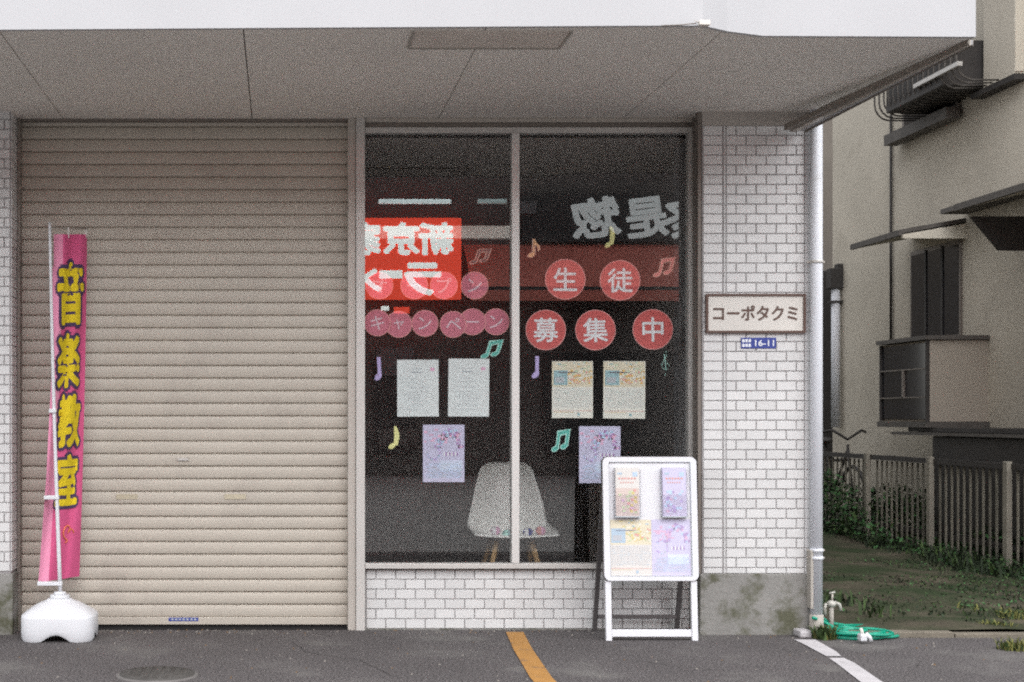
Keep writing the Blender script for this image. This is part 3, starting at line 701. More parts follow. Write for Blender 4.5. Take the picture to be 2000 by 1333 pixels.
def sheet(kind, px0, px1, py0, py1, label, base, seed, group, tilt=0.0, name='poster'):
    Y = SYK+0.0006; x0, x1, z0, z1 = X(px0, Y), X(px1, Y), Z(py1, Y), Z(py0, Y); w, h = x1-x0, z1-z0
    t = thing(name, ((x0+x1)/2, Y, z0), label, 'poster', group)
    b = MB(); b.box(x0, x1, Y, Y+0.0006, z0, z1, base); bo = b.build('paper_sheet', t, t)
    l = MB(); rnd = random.Random(seed); cnt = [0]
    def P(u, v, ww, hh, m, lev):
        u1 = min(u+ww, .985); v1 = min(v+hh, .99); cnt[0] += 1
        if u1 <= u or v1 <= v: return
        y_ = Y-0.0002*lev-0.0000011*cnt[0]
        l.add([(x0+u*w, y_, z0+v*h), (x0+u1*w, y_, z0+v*h), (x0+u1*w, y_, z0+v1*h), (x0+u*w, y_, z0+v1*h)], [(0,1,2,3)], m)
    print_art(l, kind, P, rnd); l.build('print', bo, t)
    if tilt: t.rotation_euler = (0, tilt, 0)
sheet('notice', 776, 857, 703, 814, 'white printed notice, left of the pair under the pink discs', M['paper'], 1, 'white notices on the left pane', -.004)
sheet('notice', 875, 955, 701, 814, 'white printed notice touching the teal double note, nearer the mullion', M['paper'], 2, 'white notices on the left pane', .008)
sheet('cream', 1078, 1158, 706, 817, 'cream and orange poster, left of the pair under the 募 and 集 discs', M['paper_y'], 3, 'cream posters on the right pane', .002)
sheet('cream', 1178, 1260, 706, 818, 'cream and orange poster, right of the pair, nearer the 中 disc', M['paper_y'], 3, 'cream posters on the right pane', .006)
sheet('lilac', 826, 907, 830, 942, 'lilac flyer alone on the left pane under two white notices', M['paper_v'], 5, 'lilac flyers on the window', 0)
sheet('lilac', 1131, 1212, 833, 944, 'lilac flyer on the right pane partly hidden by the white sandwich board', M['paper_v'], 5, 'lilac flyers on the window', 0)

# ---------------------------------------------------------------- shell chair inside, with little balls on the seat
CY = 8.15
CXP = 1011
ch = thing('shell_chair', (X(CXP, CY), CY+0.2, 0), 'white moulded shell chair with wooden legs standing behind the mullion', 'chair')
def shell():
    mb = MB(); nu, nv = 22, 26; c0 = X(CXP, CY); vs = []
    zs = Z(1046, CY)
    def prof(t):   # y, z, halfwidth ; t 0 = seat front lip, 1 = top of back
        if t < 0.42:
            q = t/0.42; return (CY+0.42*q, zs-0.002-0.045*math.sin(q*math.pi*0.55)+0.006, 0.238+0.012*math.sin(q*math.pi)-0.0*q)
        q = (t-0.42)/0.58
        zz = zs-0.03+(Z(903, CY+.5)-(zs-0.03))*q
        return (CY+0.42+0.10*math.sin(q*1.4)+0.0*q, zz, 0.235-0.085*q**1.2)
    for side in (0, 1):
        for j in range(nv+1):
            t = j/nv; y_, z_, hw = prof(t)
            if t > 0.93: hw *= math.sqrt(max(0.0, 1-((t-0.93)/0.075)**2))*0.45+0.55
            for i in range(nu+1):
                u = -1+2*i/nu
                lift = 0.085*abs(u)**2.6*(1-min(1, abs(t-0.38)/0.5))
                if t < 0.12: lift *= t/0.12
                yy = y_-0.10*abs(u)**2.2*max(0, min(1, (t-0.3)/0.3))
                zz = z_+lift+(-0.012*(1-u*u) if t < 0.02 else 0)
                vs.append((c0+u*hw, yy+(0.006*side if t > .42 else 0), zz-(0.008*side)))
    W = nu+1; N = (nv+1)*W; fs = []
    for j in range(nv):
        for i in range(nu):
            a = j*W+i; fs.append((a, a+1, a+W+1, a+W)); b = a+N; fs.append((b, b+W, b+W+1, b+1))
    for i in range(nu): fs.append((i, i+N, i+1+N, i+1)); a = nv*W+i; fs.append((a, a+1, a+1+N, a+N))
    for j in range(nv): a = j*W; fs.append((a, a+W, a+W+N, a+N)); a = j*W+nu; fs.append((a, a+N, a+W+N, a+W))
    mb.add(vs, fs, M['chair'], True); return mb
so_ = shell().build('seat_shell', ch, ch)
c0 = X(CXP, CY)
for sx, sy in ((-1, 0), (1, 0), (-1, 1), (1, 1)):
    p = MB(); p.tube([(c0+sx*0.10, CY+0.12+sy*0.2, Z(1050, CY)-.03), (c0+sx*0.20, CY+0.04+sy*0.40, 0.0)], [0.017, 0.010], M['wood'], 12); p.build('leg', ch, ch)
p = MB()
for sx in (-1, 1): p.tube([(c0+sx*.15, CY+.08, .22), (c0-sx*.10, CY+.30, .40)], .004, M['grey_steel'], 8); 
p.tube([(c0-.11, CY+.12, .40), (c0+.11, CY+.12, .40)], .006, M['grey_steel'], 8); p.build('wire_brace', ch, ch)
balls = ((968, 1037, 'p_pk', 'st_white', 'pink and white ball on the chair, left of the mullion'), (991, 1043, 'p_te', 'n_tl', 'teal ball on the chair half hidden by the mullion'), (1031, 1040, 'plate', 'st_white', 'blue and white ball on the chair just right of the mullion'), (1056, 1037, 'p_pk', 'ink_r', 'pink and red ball at the right end of the chair seat'))
for bx, by, ma, mb_, lab in balls:
    r = 0.026; yb_ = CY+0.06; zc = Z(by, yb_)
    q = MB(); import bmesh
    bm = bmesh.new(); bmesh.ops.create_uvsphere(bm, u_segments=16, v_segments=12, radius=r)
    for v in bm.verts: v.co = Vector((X(bx, yb_)+v.co.x*1.15, yb_+v.co.y, zc+v.co.z))
    bm.verts.index_update(); vsl = [v.co.copy() for v in bm.verts]; fsl = [[v.index for v in f.verts] for f in bm.faces]; bm.free()
    q.add(vsl, [f for i, f in enumerate(fsl) if (i//16) % 4 < 2], M[ma], True); q.add(vsl, [f for i, f in enumerate(fsl) if (i//16) % 4 >= 2], M[mb_], True)
    tag(q.build('toy_ball'), lab, 'ball', 'little coloured balls on the chair seat')

# ---------------------------------------------------------------- sandwich board
by0, by1 = 7.17, 7.24      # front legs: bottom / top of the leaning frame
def BY(z): return by0+(z/0.92)*(by1-by0)
bx0, bx1 = X(1180, 7.2), X(1361, 7.2)
sb = thing('sandwich_board', ((bx0+bx1)/2, 7.3, 0), 'white sandwich board with flyers and leaflet pockets standing before the window', 'sign board')
zt, zb_ = Z(893, 7.23), Z(1134, 7.19)
def lean(mb):   # shear the upright geometry back by the lean of the frame
    mb.v = [(v[0], v[1]+(v[2]/0.92)*(by1-by0), v[2]) for v in mb.v]; return mb
def rrect(x0, x1, z0, z1, r, n=7):
    o = []
    for cx_, cz_, a0 in ((x1-r, z1-r, 0), (x0+r, z1-r, 90), (x0+r, z0+r, 180), (x1-r, z0+r, 270)):
        for i in range(n+1): a = R(a0+90*i/n); o.append((cx_+r*math.cos(a), cz_+r*math.sin(a)))
    return o
def ring(mb, outer, inner, y0, y1, m):
    n = len(outer); vs = [(a[0], y0, a[1]) for a in outer]+[(a[0], y0, a[1]) for a in inner]+[(a[0], y1, a[1]) for a in outer]+[(a[0], y1, a[1]) for a in inner]
    fs = []
    for i in range(n):
        j = (i+1) % n; fs += [(i, i+n, j+n, j), (i+2*n, j+2*n, j+3*n, i+3*n), (i, j, j+2*n, i+2*n), (i+n, i+3*n, j+3*n, j+n)]
    mb.add(vs, fs, m)
p = MB(); ring(p, rrect(bx0-.004, bx1+.002, zb_, zt, .030), rrect(bx0+.026, bx1-.028, zb_+.022, zt-.024, .006), by0-.022, by0+.004, M['white_paint'])
lean(p).build('panel_frame', sb, sb)
p = MB(); ring(p, rrect(bx0-.0065, bx1+.0045, zb_-.003, zt+.0025, .032), rrect(bx0-.003, bx1+.001, zb_+.001, zt-.001, .030), by0-.006, by0+.010, M['grey_steel']); ring(p, rrect(bx0+.0255, bx1-.0275, zb_+.0215, zt-.0235, .006), rrect(bx0+.0275, bx1-.0295, zb_+.0235, zt-.0255, .005), by0-.0225, by0-.012, M['ink']); lean(p).build('edge_trim', sb, sb)
p = MB(); p.prism(rrect(bx0+.01, bx1-.01, zb_+.01, zt-.01, .02), by0-.012, by0+.002, M['white_paint']); bp = lean(p).build('board_panel', sb, sb)
# legs
for xa, xb in ((bx0+.002, bx0+.031), (bx1-.034, bx1-.004)):
    p = MB(); p.box(xa, xb, by0-.010, by0+.014, 0, zb_-.0035, M['white_paint'], .002); lean(p).build('leg', sb, sb)
p = MB(); p.box(bx0+.032, bx1-.035, by0-.006, by0+.010, Z(1244, 7.17), Z(1230, 7.17), M['white_paint'], .002); lean(p).build('cross_bar', sb, sb)
ry = 7.49
for xa in (bx0+.006, bx1-.03):
    p = MB(); p.add([(xa, by1+.01, zt-.05), (xa+.022, by1+.01, zt-.05), (xa+.022, ry, 0), (xa, ry, 0), (xa, by1+.032, zt-.05), (xa+.022, by1+.032, zt-.05), (xa+.022, ry+.022, 0), (xa, ry+.022, 0)], [(0,3,2,1), (4,5,6,7), (0,1,5,4), (1,2,6,5), (2,3,7,6), (3,0,4,7)], M['grey_steel']); p.build('leg', sb, sb)
p = MB(); q_ = ry-.03; p.box(bx0+.029, bx1-.031, q_, q_+.016, .07, .088, M['grey_steel']); p.build('cross_bar', sb, sb)
# flyers on the board
def board_art(px0, px1, py0, py1, kind, base, seed, name):
    x0, x1, z0, z1 = X(px0, 7.2), X(px1, 7.2), Z(py1, 7.2), Z(py0, 7.2); w, h = x1-x0, z1-z0
    l = MB(); l.box(x0, x1, by0-.0135, by0-.0122, z0, z1, base); rnd = random.Random(seed); cnt = [0]
    def P(u, v, ww, hh, m, lev):
        u1 = min(u+ww, .985); v1 = min(v+hh, .99); cnt[0] += 1
        if u1 <= u or v1 <= v: return
        y_ = by0-.0136-.0002*lev-.0000011*cnt[0]
        l.add([(x0+u*w, y_, z0+v*h), (x0+u1*w, y_, z0+v*h), (x0+u1*w, y_, z0+v1*h), (x0+u*w, y_, z0+v1*h)], [(0,1,2,3)], m)
    print_art(l, kind, P, rnd); return lean(l).build(name, bp, sb)
# lighter, sun-bleached prints on the board
def lighten(fn):
    keep = dict(M)
    for k in ('ink', 'ink_d', 'ink_r', 'p_or', 'p_te', 'p_pu', 'p_pk', 'p_bl', 'p_gr', 'n_li'):
        c = M['_c_'+k] if '_c_'+k in M else None
        if c: M[k] = c
    fn(); M.update(keep)
for k, c in (('ink', (.46, .48, .52)), ('ink_d', (.22, .24, .30)), ('ink_r', (.62, .33, .30)), ('p_or', (.60, .50, .22)), ('p_te', (.40, .50, .60)), ('p_pu', (.40, .30, .50)), ('p_pk', (.62, .42, .56)), ('p_bl', (.46, .58, .74)), ('p_gr', (.50, .56, .38)), ('n_li', (.46, .38, .62))):
    M['_c_'+k] = flat('faded_'+k, c)
cream2 = flat('flyer_cream', (.64, .615, .59)); lil2 = flat('flyer_lilac', (.55, .52, .68))
lighten(lambda: board_art(1190, 1272, 1015, 1124, 'cream', cream2, 11, 'flyer'))
lighten(lambda: board_art(1272.5, 1348, 1015, 1124, 'lilac', lil2, 12, 'flyer'))
# leaflet pockets
def pocket(px0, px1, py0, py1, kind, seed, base):
    x0, x1, z0, z1 = X(px0, 7.2), X(px1, 7.2), Z(py1, 7.2), Z(py0, 7.2); w, h = x1-x0, z1-z0
    pk = MB(); clear = M['pocket']
    pk.box(x0, x0+.004, by0-.045, by0-.0125, z0, z1-.012, clear); pk.box(x1-.004, x1, by0-.045, by0-.0125, z0, z1-.012, clear)
    pk.box(x0, x1, by0-.046, by0-.0125, z0-.006, z0, M['ink']); pk.box(x0+.004, x1-.004, by0-.047, by0-.0452, z0, z0+h*.45, clear)
    po = lean(pk).build('leaflet_pocket', bp, sb)
    l = MB(); l.box(x0+.006, x1-.006, by0-.040, by0-.016, z0+.001, z1, base); rnd = random.Random(seed)
    def P(u, v, ww, hh, m, k):
        l.box(x0+.006+u*(w-.012), x0+.006+min(u+ww, .98)*(w-.012), by0-.0402-.0003*k, by0-.0401, z0+v*h, z0+min(v+hh, .99)*h, m)
    P(.0, .0, 1, .58, flat('leaflet_pic', (.60, .50, .46) if kind == 'a' else (.54, .50, .64)), 1)
    for k in range(26): P(.05+rnd.random()*.8, .05+rnd.random()*.46, .12, .05, rnd.choice([M['_c_p_or'], M['_c_ink_r'], M['_c_p_pk'], M['_c_p_gr']] if kind == 'a' else [M['_c_p_pu'], M['_c_p_pk'], M['_c_p_bl'], M['_c_n_li']]), 2+k*.05)
    for k in range(6): P(.12+k*.13, .76, .09, .035, M['_c_ink_r'] if k % 2 else M['ink_r'], 2); P(.2+k*.1, .68, .05, .03, M['_c_ink_r'], 2)
    P(.08, .86, .2, .04, M['_c_p_te'], 2); P(.72, .82, .2, .09, M['_c_p_bl'], 2)
    return l
M['pocket'] = glass('pocket_acrylic', (.98, .98, .99), .03)
for a in ((1199, 1250, 914, 1008, 'a', 3, cream2), (1291, 1341, 914, 1008, 'b', 4, lil2)):
    l = pocket(*a); 
    tag(lean(l).build('leaflet_stack'), 'leaflets in the %s pocket of the sandwich board, %s print' % (('left', 'orange') if a[4] == 'a' else ('right', 'violet')), 'leaflets', 'leaflet stacks in the board pockets')

# ---------------------------------------------------------------- banner on its water-filled base
BYc = 7.24
bxc = X(117, BYc)
ban = thing('banner_flag', (bxc, BYc, 0), 'pink vertical banner with yellow characters on a white pole and water base', 'banner')
def base_tank():
    mb = MB(); hw = 72*BYc/FPX; n = 48; vs = []; secs = []
    def sq(a, e=4.0):   # superellipse radius
        return 1/((abs(math.cos(a))**e+abs(math.sin(a))**e)**(1/e))
    levels = [(.0, .95), (.012, .98), (.05, 1.0), (.115, 1.0), (.128, .985), (.134, .93), (.140, .90), (.165, .72), (.185, .52), (.196, .36), (.20, .33), (.203, .33)]
    for lz, k in levels:
        for i in range(n):
            a = 2*math.pi*i/n+math.pi/4; r = hw*k*sq(a, 4 if lz < .15 else 2.6)
            z_ = lz
            if lz <= .051:      # arched cut-outs in the middle of every side
                aa = (a % (math.pi/2)); aa = min(aa, math.pi/2-aa) if False else abs(((a+math.pi/4) % (math.pi/2))-math.pi/4)
                z_ = lz+max(0, .036*math.cos(min(1, aa/0.42)*math.pi/2))*(1-lz/.055)
            vs.append((bxc+r*math.cos(a), BYc+.0+r*math.sin(a)*0.80, z_))
    m = len(levels)
    fs = [(j*n+i, j*n+(i+1)%n, (j+1)*n+(i+1)%n, (j+1)*n+i) for j in range(m-1) for i in range(n)]+[list(range((m-1)*n, m*n))]
    mb.add(vs, fs, M['white_plastic'], True); return mb
bt = base_tank().build('water_base', ban, ban)
p = MB(); p.cyl((bxc, BYc, .200), 19*BYc/FPX, .022, M['white_plastic'], 24); p.cyl((bxc, BYc, .222), 12*BYc/FPX, .014, M['white_plastic'], 20); p.build('collar', bt, ban)
def polept(t):  # t 0 bottom .. 1 top
    return Vector((X(118-21*t-2*math.sin(t*math.pi), BYc), BYc, Z(1165-730*t, BYc)))
p = MB(); p.tube([polept(i/10) for i in range(11)], [0.0105-.0035*i/10 for i in range(11)], M['white_plastic'], 12); p.build('pole', ban, ban)
p = MB(); tp = polept(.985); yend = BYc+.22
p.tube([tp, (X(100, BYc), BYc+.03, tp.z+.002), (X(172, yend), yend, Z(447, yend))], .004, M['alu'], 8); p.build('top_arm', ban, ban)
def S(u, v, t=0.0):
    """cloth point: u 0 (pole side) .. 1 (free edge), v 0 top .. 1 bottom, t offset towards the street"""
    py = 458+v*(680-12*u)
    xl = 103-6*v-17*max(0, v-.4)/.6 - 5*max(0, v-.7)/.3
    xr = 170-6*v-9*v*v
    if v < .1: xl = 105
    e = u
    fold = 3.0*math.sin(u*9+v*3)*(0.3+v)
    px = xl+(xr-xl)*e + fold*(1-abs(2*u-1))
    yy = BYc+.02+.20*u**1.1+.014*math.sin(u*13+v*7)+.010*math.sin(v*17+u*3) - .0*v
    # perspective: keep the outline while the cloth recedes
    q = Vector((X(px, yy), yy, Z(py, yy)))
    if not t: return q
    a = S(u+.01, v)-S(u-.01, v); b = S(u, v+.005)-S(u, v-.005); nn = a.cross(b).normalized()
    if nn.y > 0: nn = -nn
    return q+nn*t
nu, nv = 26, 90
p = MB(); vs = [S(i/nu, j/nv) for j in range(nv+1) for i in range(nu+1)]
fs = [(j*(nu+1)+i, (j+1)*(nu+1)+i, (j+1)*(nu+1)+i+1, j*(nu+1)+i+1) for j in range(nv) for i in range(nu)]
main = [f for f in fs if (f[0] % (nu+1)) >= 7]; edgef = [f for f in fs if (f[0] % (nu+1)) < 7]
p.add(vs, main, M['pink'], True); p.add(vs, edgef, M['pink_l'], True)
clo = p.build('banner_cloth', ban, ban)
def subdiv(mb, maxlen=0.02): pass
def bantext(c, v0, v1, u0, u1):
    gv, gf = glyphs(c, 0.0, 0.0)
    ax = min(v.x for v in gv); bx = max(v.x for v in gv); ay = min(v.y for v in gv); by = max(v.y for v in gv)
    me = bpy.data.meshes.new('tmp'); me.from_pydata([v[:] for v in gv], [], gf)
    bm = bmesh.new(); bm.from_mesh(me); bpy.data.meshes.remove(me)
    bmesh.ops.triangulate(bm, faces=bm.faces[:])
    for _ in range(2):
        es = [e for e in bm.edges if e.calc_length() > .16]
        if es: bmesh.ops.subdivide_edges(bm, edges=es, cuts=1); bmesh.ops.triangulate(bm, faces=bm.faces[:])
    bm.verts.index_update()
    base = [((v.co.x-ax)/(bx-ax), (v.co.y-ay)/(by-ay)) for v in bm.verts]; fs_ = [[v.index for v in f.verts] for f in bm.faces]; bm.free()
    for m, w, t in ((M['navy'], .10, .004), (M['yellow'], .035, .006)):
        for k in range(10):
            a = 2*math.pi*k/10; du, dv = w*math.cos(a)*1.15, w*.85*math.sin(a)
            txt.add([S(u0+(u1-u0)*(.1+.8*p_[0]+du), v1+(v0-v1)*(.1+.8*p_[1]+dv), t+k*.00006) for p_ in base], fs_, m)
txt = MB()
for c, py0, py1, u0, u1 in (('音', 502, 646, .10, .94), ('楽', 642, 768, .10, .84), ('教', 762, 884, .20, .92), ('室', 880, 998, .26, .90)):
    bantext(c, (py0-458)/675, (py1-458)/675, u0, u1)
txt.build('lettering', clo, ban)
p = MB()   # small orange mark under the lettering
pts = [S(.60+.10*math.cos(a), (1042-458)/675-.020*math.sin(a)+.000, .004) for a in [k*.5 for k in range(0, 9)]]+[S(.62, (1058-458)/675, .004), S(.55, (1062-458)/675, .004)]
p.tube(pts, .0035, M['orange'], 6); pts = [S(.72+.10*math.cos(a), (1046-458)/675-.014*math.sin(a), .004) for a in [k*.5 for k in range(0, 7)]]; p.tube(pts, .003, M['orange'], 6); p.build('heart_mark', clo, ban)
for k, tv in enumerate((1140, 972, 803)):
    t = (1165-tv)/730; q = polept(t); s_ = S(.03, (tv-458)/675)
    p = MB(); r0 = .015
    p.box(s_.x-.004, q.x+.012, q.y-.016, q.y+.016, q.z-.010, q.z+.010, M['white_plastic'], .003); p.build('tie_loop', ban, ban)
for u in (.45, .97):
    a = S(u, 0.0); p = MB(); p.box(a.x-.004, a.x+.004, a.y-.003, a.y+.003, a.z-.02, a.z+.035, M['alu_light']); p.build('tie_loop', ban, ban)

# ---------------------------------------------------------------- hose, tap, weeds by the downpipe
def hz(px, py, z=0.012):
    Y = FPX*(EYE-z)/(py-VY); return (X(px, Y), Y, z)
p = MB(); hr = .0085
cxh, cyh = hz(1672, 1240)[0], 7.30
pts = [hz(1588, 1207, .10), hz(1604, 1212, .08), hz(1625, 1224, .05), hz(1645, 1231, .03)]
rnd = random.Random(5)
coil = []
for k in range(5*22):
    a = 2*math.pi*k/22+2.2; rr = .100+.035*math.sin(k*.11)+.018*math.sin(k*.41+1)+rnd.uniform(-.004, .004)
    coil.append((cxh+rr*1.35*math.cos(a)+.02*math.sin(k*.05), cyh+rr*.9*math.sin(a)-.02, .010+.0022*(k//22)*3+.004*math.sin(k*.7)))
p.tube(pts+coil, hr, M['hose'], 8)
p.tube([hz(1600, 1203, .09), hz(1620, 1217, .05), hz(1650, 1222, .03), hz(1690, 1222, .012)], hr, M['hose'], 8)
hose = thing('garden_hose', (cxh, cyh, 0), 'green garden hose coiled on the ground at the foot of the downpipe', 'hose')
p.build('hose_coil', hose, hose)
p = MB(); a = hz(1682, 1244, .03); p.box(a[0]-.022, a[0]+.012, a[1]-.05, a[1]+.0, .012, .05, M['white_plastic'], .008); p.tube([(a[0]+.01, a[1]-.03, .05), (a[0]+.03, a[1]-.03, .03), (a[0]+.035, a[1]-.03, .012)], .011, M['white_plastic'], 10); p.tube([(a[0]-.005, a[1]-.03, .045), (a[0]-.01, a[1]-.02, .075)], .008, M['cream'], 10); p.build('hose_nozzle', hose, hose)
ty = 7.42; tx = X(1625, ty)
tap = thing('garden_tap', (tx, ty, 0), 'small pale garden tap on a short standpipe right of the downpipe', 'tap')
p = MB(); p.tube([(tx-.004, ty, 0), (tx-.004, ty, .14)], .012, M['mortar'], 12); p.build('standpipe', tap, tap)
p = MB(); p.ball((tx-.004, ty, .15), .022, M['tapm'], (1.1, 1, .9)); p.tube([(tx-.03, ty, .155), (tx-.038, ty, .13), (tx-.036, ty, .09)], .009, M['tapm'], 8); p.tube([(tx+.012, ty, .158), (tx+.036, ty-.005, .148), (tx+.043, ty-.01, .118)], [.011, .01, .008], M['tapm'], 10); p.build('spout', tap, tap)
p = MB(); p.tube([(tx, ty, .165), (tx+.002, ty, .20)], .006, M['alu'], 8); p.tube([(tx-.014, ty, .205), (tx+.016, ty, .212)], .006, M['tapm'], 8); p.build('handle', tap, tap)
st = MB(); st.box(X(1556, 7.3), X(1580, 7.3), 7.25, 7.357, 0, .036, M['line_white'], .008); tag(st.build('concrete_block'), 'small whitish concrete block at the foot of the pillar plinth', 'block')

def blades(mb, cx_, cy_, rad, n, hgt, mats, rnd, z0=0.0, wid=.006):
    for _ in range(n):
        a = rnd.random()*6.283; r = rad*math.sqrt(rnd.random()); x = cx_+r*math.cos(a); y_ = cy_+r*math.sin(a)
        h = hgt*(.4+rnd.random()*.8); la = rnd.random()*6.283; ln = h*(.2+rnd.random()*.8); w = wid*(.5+rnd.random())
        dx, dy = math.cos(la), math.sin(la); px_, py_ = -dy*w, dx*w
        mb.add([(x-px_, y_-py_, z0), (x+px_, y_+py_, z0), (x+dx*ln*.4+px_*.8, y_+dy*ln*.4+py_*.8, z0+h*.65), (x+dx*ln*.4-px_*.8, y_+dy*ln*.4-py_*.8, z0+h*.65), (x+dx*ln, y_+dy*ln, z0+h*(.75+.25*rnd.random()))],
               [(0,1,2,3), (3,2,4)], rnd.choice(mats))
rnd = random.Random(3)
p = MB(); blades(p, X(1606, 7.25), 7.22, .055, 150, .075, [M['leaf'], M['leaf_y'], M['leaf']], rnd, 0, .004)
tag(p.build('weed_tuft'), 'green weeds sprouting under the hose beside the plinth', 'weeds', kind='stuff')
p = MB()
for k in range(46): blades(p, 5.12+rnd.uniform(-.25, .1)-.0*k, 9.0+k*.125, .16, 34, .06+.09*rnd.random(), [M['leaf_d'], M['leaf_d'], M['leaf_d'], M['leaf']], rnd, 0.02, .007)
for k in range(30): blades(p, 2.95+rnd.uniform(0, .3), 7.9+k*.26, .12, 22, .10, [M['leaf_d'], M['leaf']], rnd, 0.02, .007)
for k in range(260): blades(p, rnd.uniform(3.0, 5.1), rnd.uniform(7.6, 13.5), .14, 16, .022, [M['leaf_d'], M['leaf'], M['leaf_d']], rnd, 0.025, .005)
for k in range(12): blades(p, rnd.uniform(3.9, 4.6)-.0, rnd.uniform(7.5, 8.2), .10, 30, .05, [M['leaf'], M['leaf_y']], rnd, 0.01, .004)
for (qx, qy, qr, qn) in ((1985, 1272, .07, 130), (1965, 1235, .06, 70), (1995, 1215, .10, 110), (1935, 1232, .05, 40)):
    c_ = hz(qx, qy, 0.0); blades(p, c_[0], c_[1]+.04, qr, qn, .06, [M['leaf_y'], M['leaf_y'], M['leaf']], rnd, 0, .004)
tag(p.build('alley_weeds'), 'dark weeds and yellowish grass along the alley floor', 'weeds', kind='stuff')

def leafcloud(p, n, fn, mats, rnd, sz=.018):
    for k in range(n):
        c_ = Vector(fn()); w = sz+sz*rnd.random()
        d1 = Vector((rnd.uniform(-1, 1), rnd.uniform(-1, 1), rnd.uniform(-.6, 1))).normalized()*w; d2 = d1.cross(Vector((rnd.uniform(-1, 1), rnd.uniform(-1, 1), 1))).normalized()*w*.6
        p.add([c_-d1, c_-d2*.8, c_+d1, c_+d2*.8], [(0, 1, 2, 3)], rnd.choice(mats))
p = MB(); rnd = random.Random(9)
def iv():
    yy = 13.0+rnd.gauss(0, .55); h = .62*rnd.random()**.8*max(.2, 1-abs(yy-13.3)*.5); return (5.12-rnd.random()*.30*(1-h), yy, .03+h)
leafcloud(p, 1500, iv, [M['leaf_d'], M['leaf'], M['leaf_g']], rnd, .016)
tag(p.build('ivy_growth'), 'green growth climbing the far end of the fence', 'plants', kind='stuff')
p = MB()
def un():
    yy = rnd.uniform(9.2, 14.4); top = .30+.18*math.sin(yy*2.1)+.12*math.sin(yy*5.3); return (5.27+rnd.random()*.5, yy, .02+max(.1, top)*rnd.random()**.7)
leafcloud(p, 5200, un, [M['leaf_d'], M['leaf_d'], M['leaf'], M['leaf_g']], rnd, .020)
tag(p.build('undergrowth'), 'dark undergrowth seen between the bars behind the fence', 'plants', kind='stuff')
p = MB()
def mo():
    yy = rnd.uniform(9.0, 14.5); q = abs(rnd.gauss(0, .16)); return (5.14-q, yy, .02+max(0, .12-q*.4)*rnd.random())
leafcloud(p, 5200, mo, [M['leaf_d'], M['leaf'], M['leaf_g']], rnd, .010)
def mo2():
    t = rnd.random(); return (2.95+2.15*rnd.random()**.55, 7.9+6.5*t, .035+.012*rnd.random())
leafcloud(p, 7000, mo2, [M['leaf_d'], M['leaf_d'], M['leaf'], M['leaf_g']], rnd, .007)
tag(p.build('ground_moss'), 'low green ground cover spreading over the alley earth', 'ground cover', kind='stuff')

# ---------------------------------------------------------------- fence along the alley
FX = 5.2
fence = thing('slat_fence', (FX, 11.5, 0), 'low brown slatted fence with pale posts along the alley', 'fence')
posts = (7.8, 9.02, 10.24, 11.46, 12.69, 13.92)
p = MB(); yv = 7.85
while yv < 15.0:
    if min(abs(yv-q) for q in posts) > .05:
        p.box(FX+.01, FX+.024, yv, yv+.014, .06, .74+.0*yv, M['fence'])
    yv += .10
sp = p.build('slat_panel', fence, fence)
p = MB(); p.box(FX-.005, FX+.045, 7.75, 15.0, .745, .785, M['dark']); p.box(FX+.03, FX+.05, 7.75, 15.0, .16, .20, M['dark']); p.build('rail', fence, fence)
for i, q in enumerate(posts):
    p = MB(); w = .030; p.box(FX-.035, FX+.005, q-w, q+w, -.02, .80, M['fpost'], .004); p.build('post', fence, fence)

# ---------------------------------------------------------------- neighbour house
NX_ = 5.9; NY0, NY1 = 7.0, 15.35
nb = thing('neighbour_house', (NX_+2, 11, 0), 'beige rendered house across the alley with hoods over dark windows', 'house')
def npart(mb, name, par=None): return mb.build(name, par or nb, nb)
p = MB(); p.box(NX_, NX_+5, 8.2, NY1, -.05, 7.0, M['nwall']); npart(p, 'wall')
p = MB(); p.box(NX_-.5, NX_+5.5, 8.0, NY1+.4, 7.0, 7.12, M['roofdark']); npart(p, 'roof')
# wall downpipe at far corner
def Yw(px, x=NX_): return x*FPX/(px-VX)
p = MB(); xd = NX_-.06; yd = Yw(1632, xd); p.tube([(xd, yd, Z(835, yd)), (xd, yd, Z(556, yd))], .045, M['pvc'], 12); d1 = npart(p, 'downpipe')
p = MB(); p.box(xd-.08, xd+.10, yd-.06, yd+.06, Z(565, yd), Z(525, yd), M['dark'], .01); p.box(xd-.0, xd+.12, yd-.05, yd+.05, Z(530, yd), Z(516, yd), M['dark'], .01); npart(p, 'rain_hopper', d1)
p = MB(); p.box(xd-.07, xd+.07, yd-.05, yd+.05, Z(592, yd), Z(588, yd), M['dark']); npart(p, 'pipe_band', d1)
p = MB(); yc_ = Yw(1740, NX_-.02); p.tube([(NX_-.02, yc_, Z(690, yc_)), (NX_-.02, yc_, Z(225, yc_))], .013, M['dark'], 8); npart(p, 'cable_pipe')
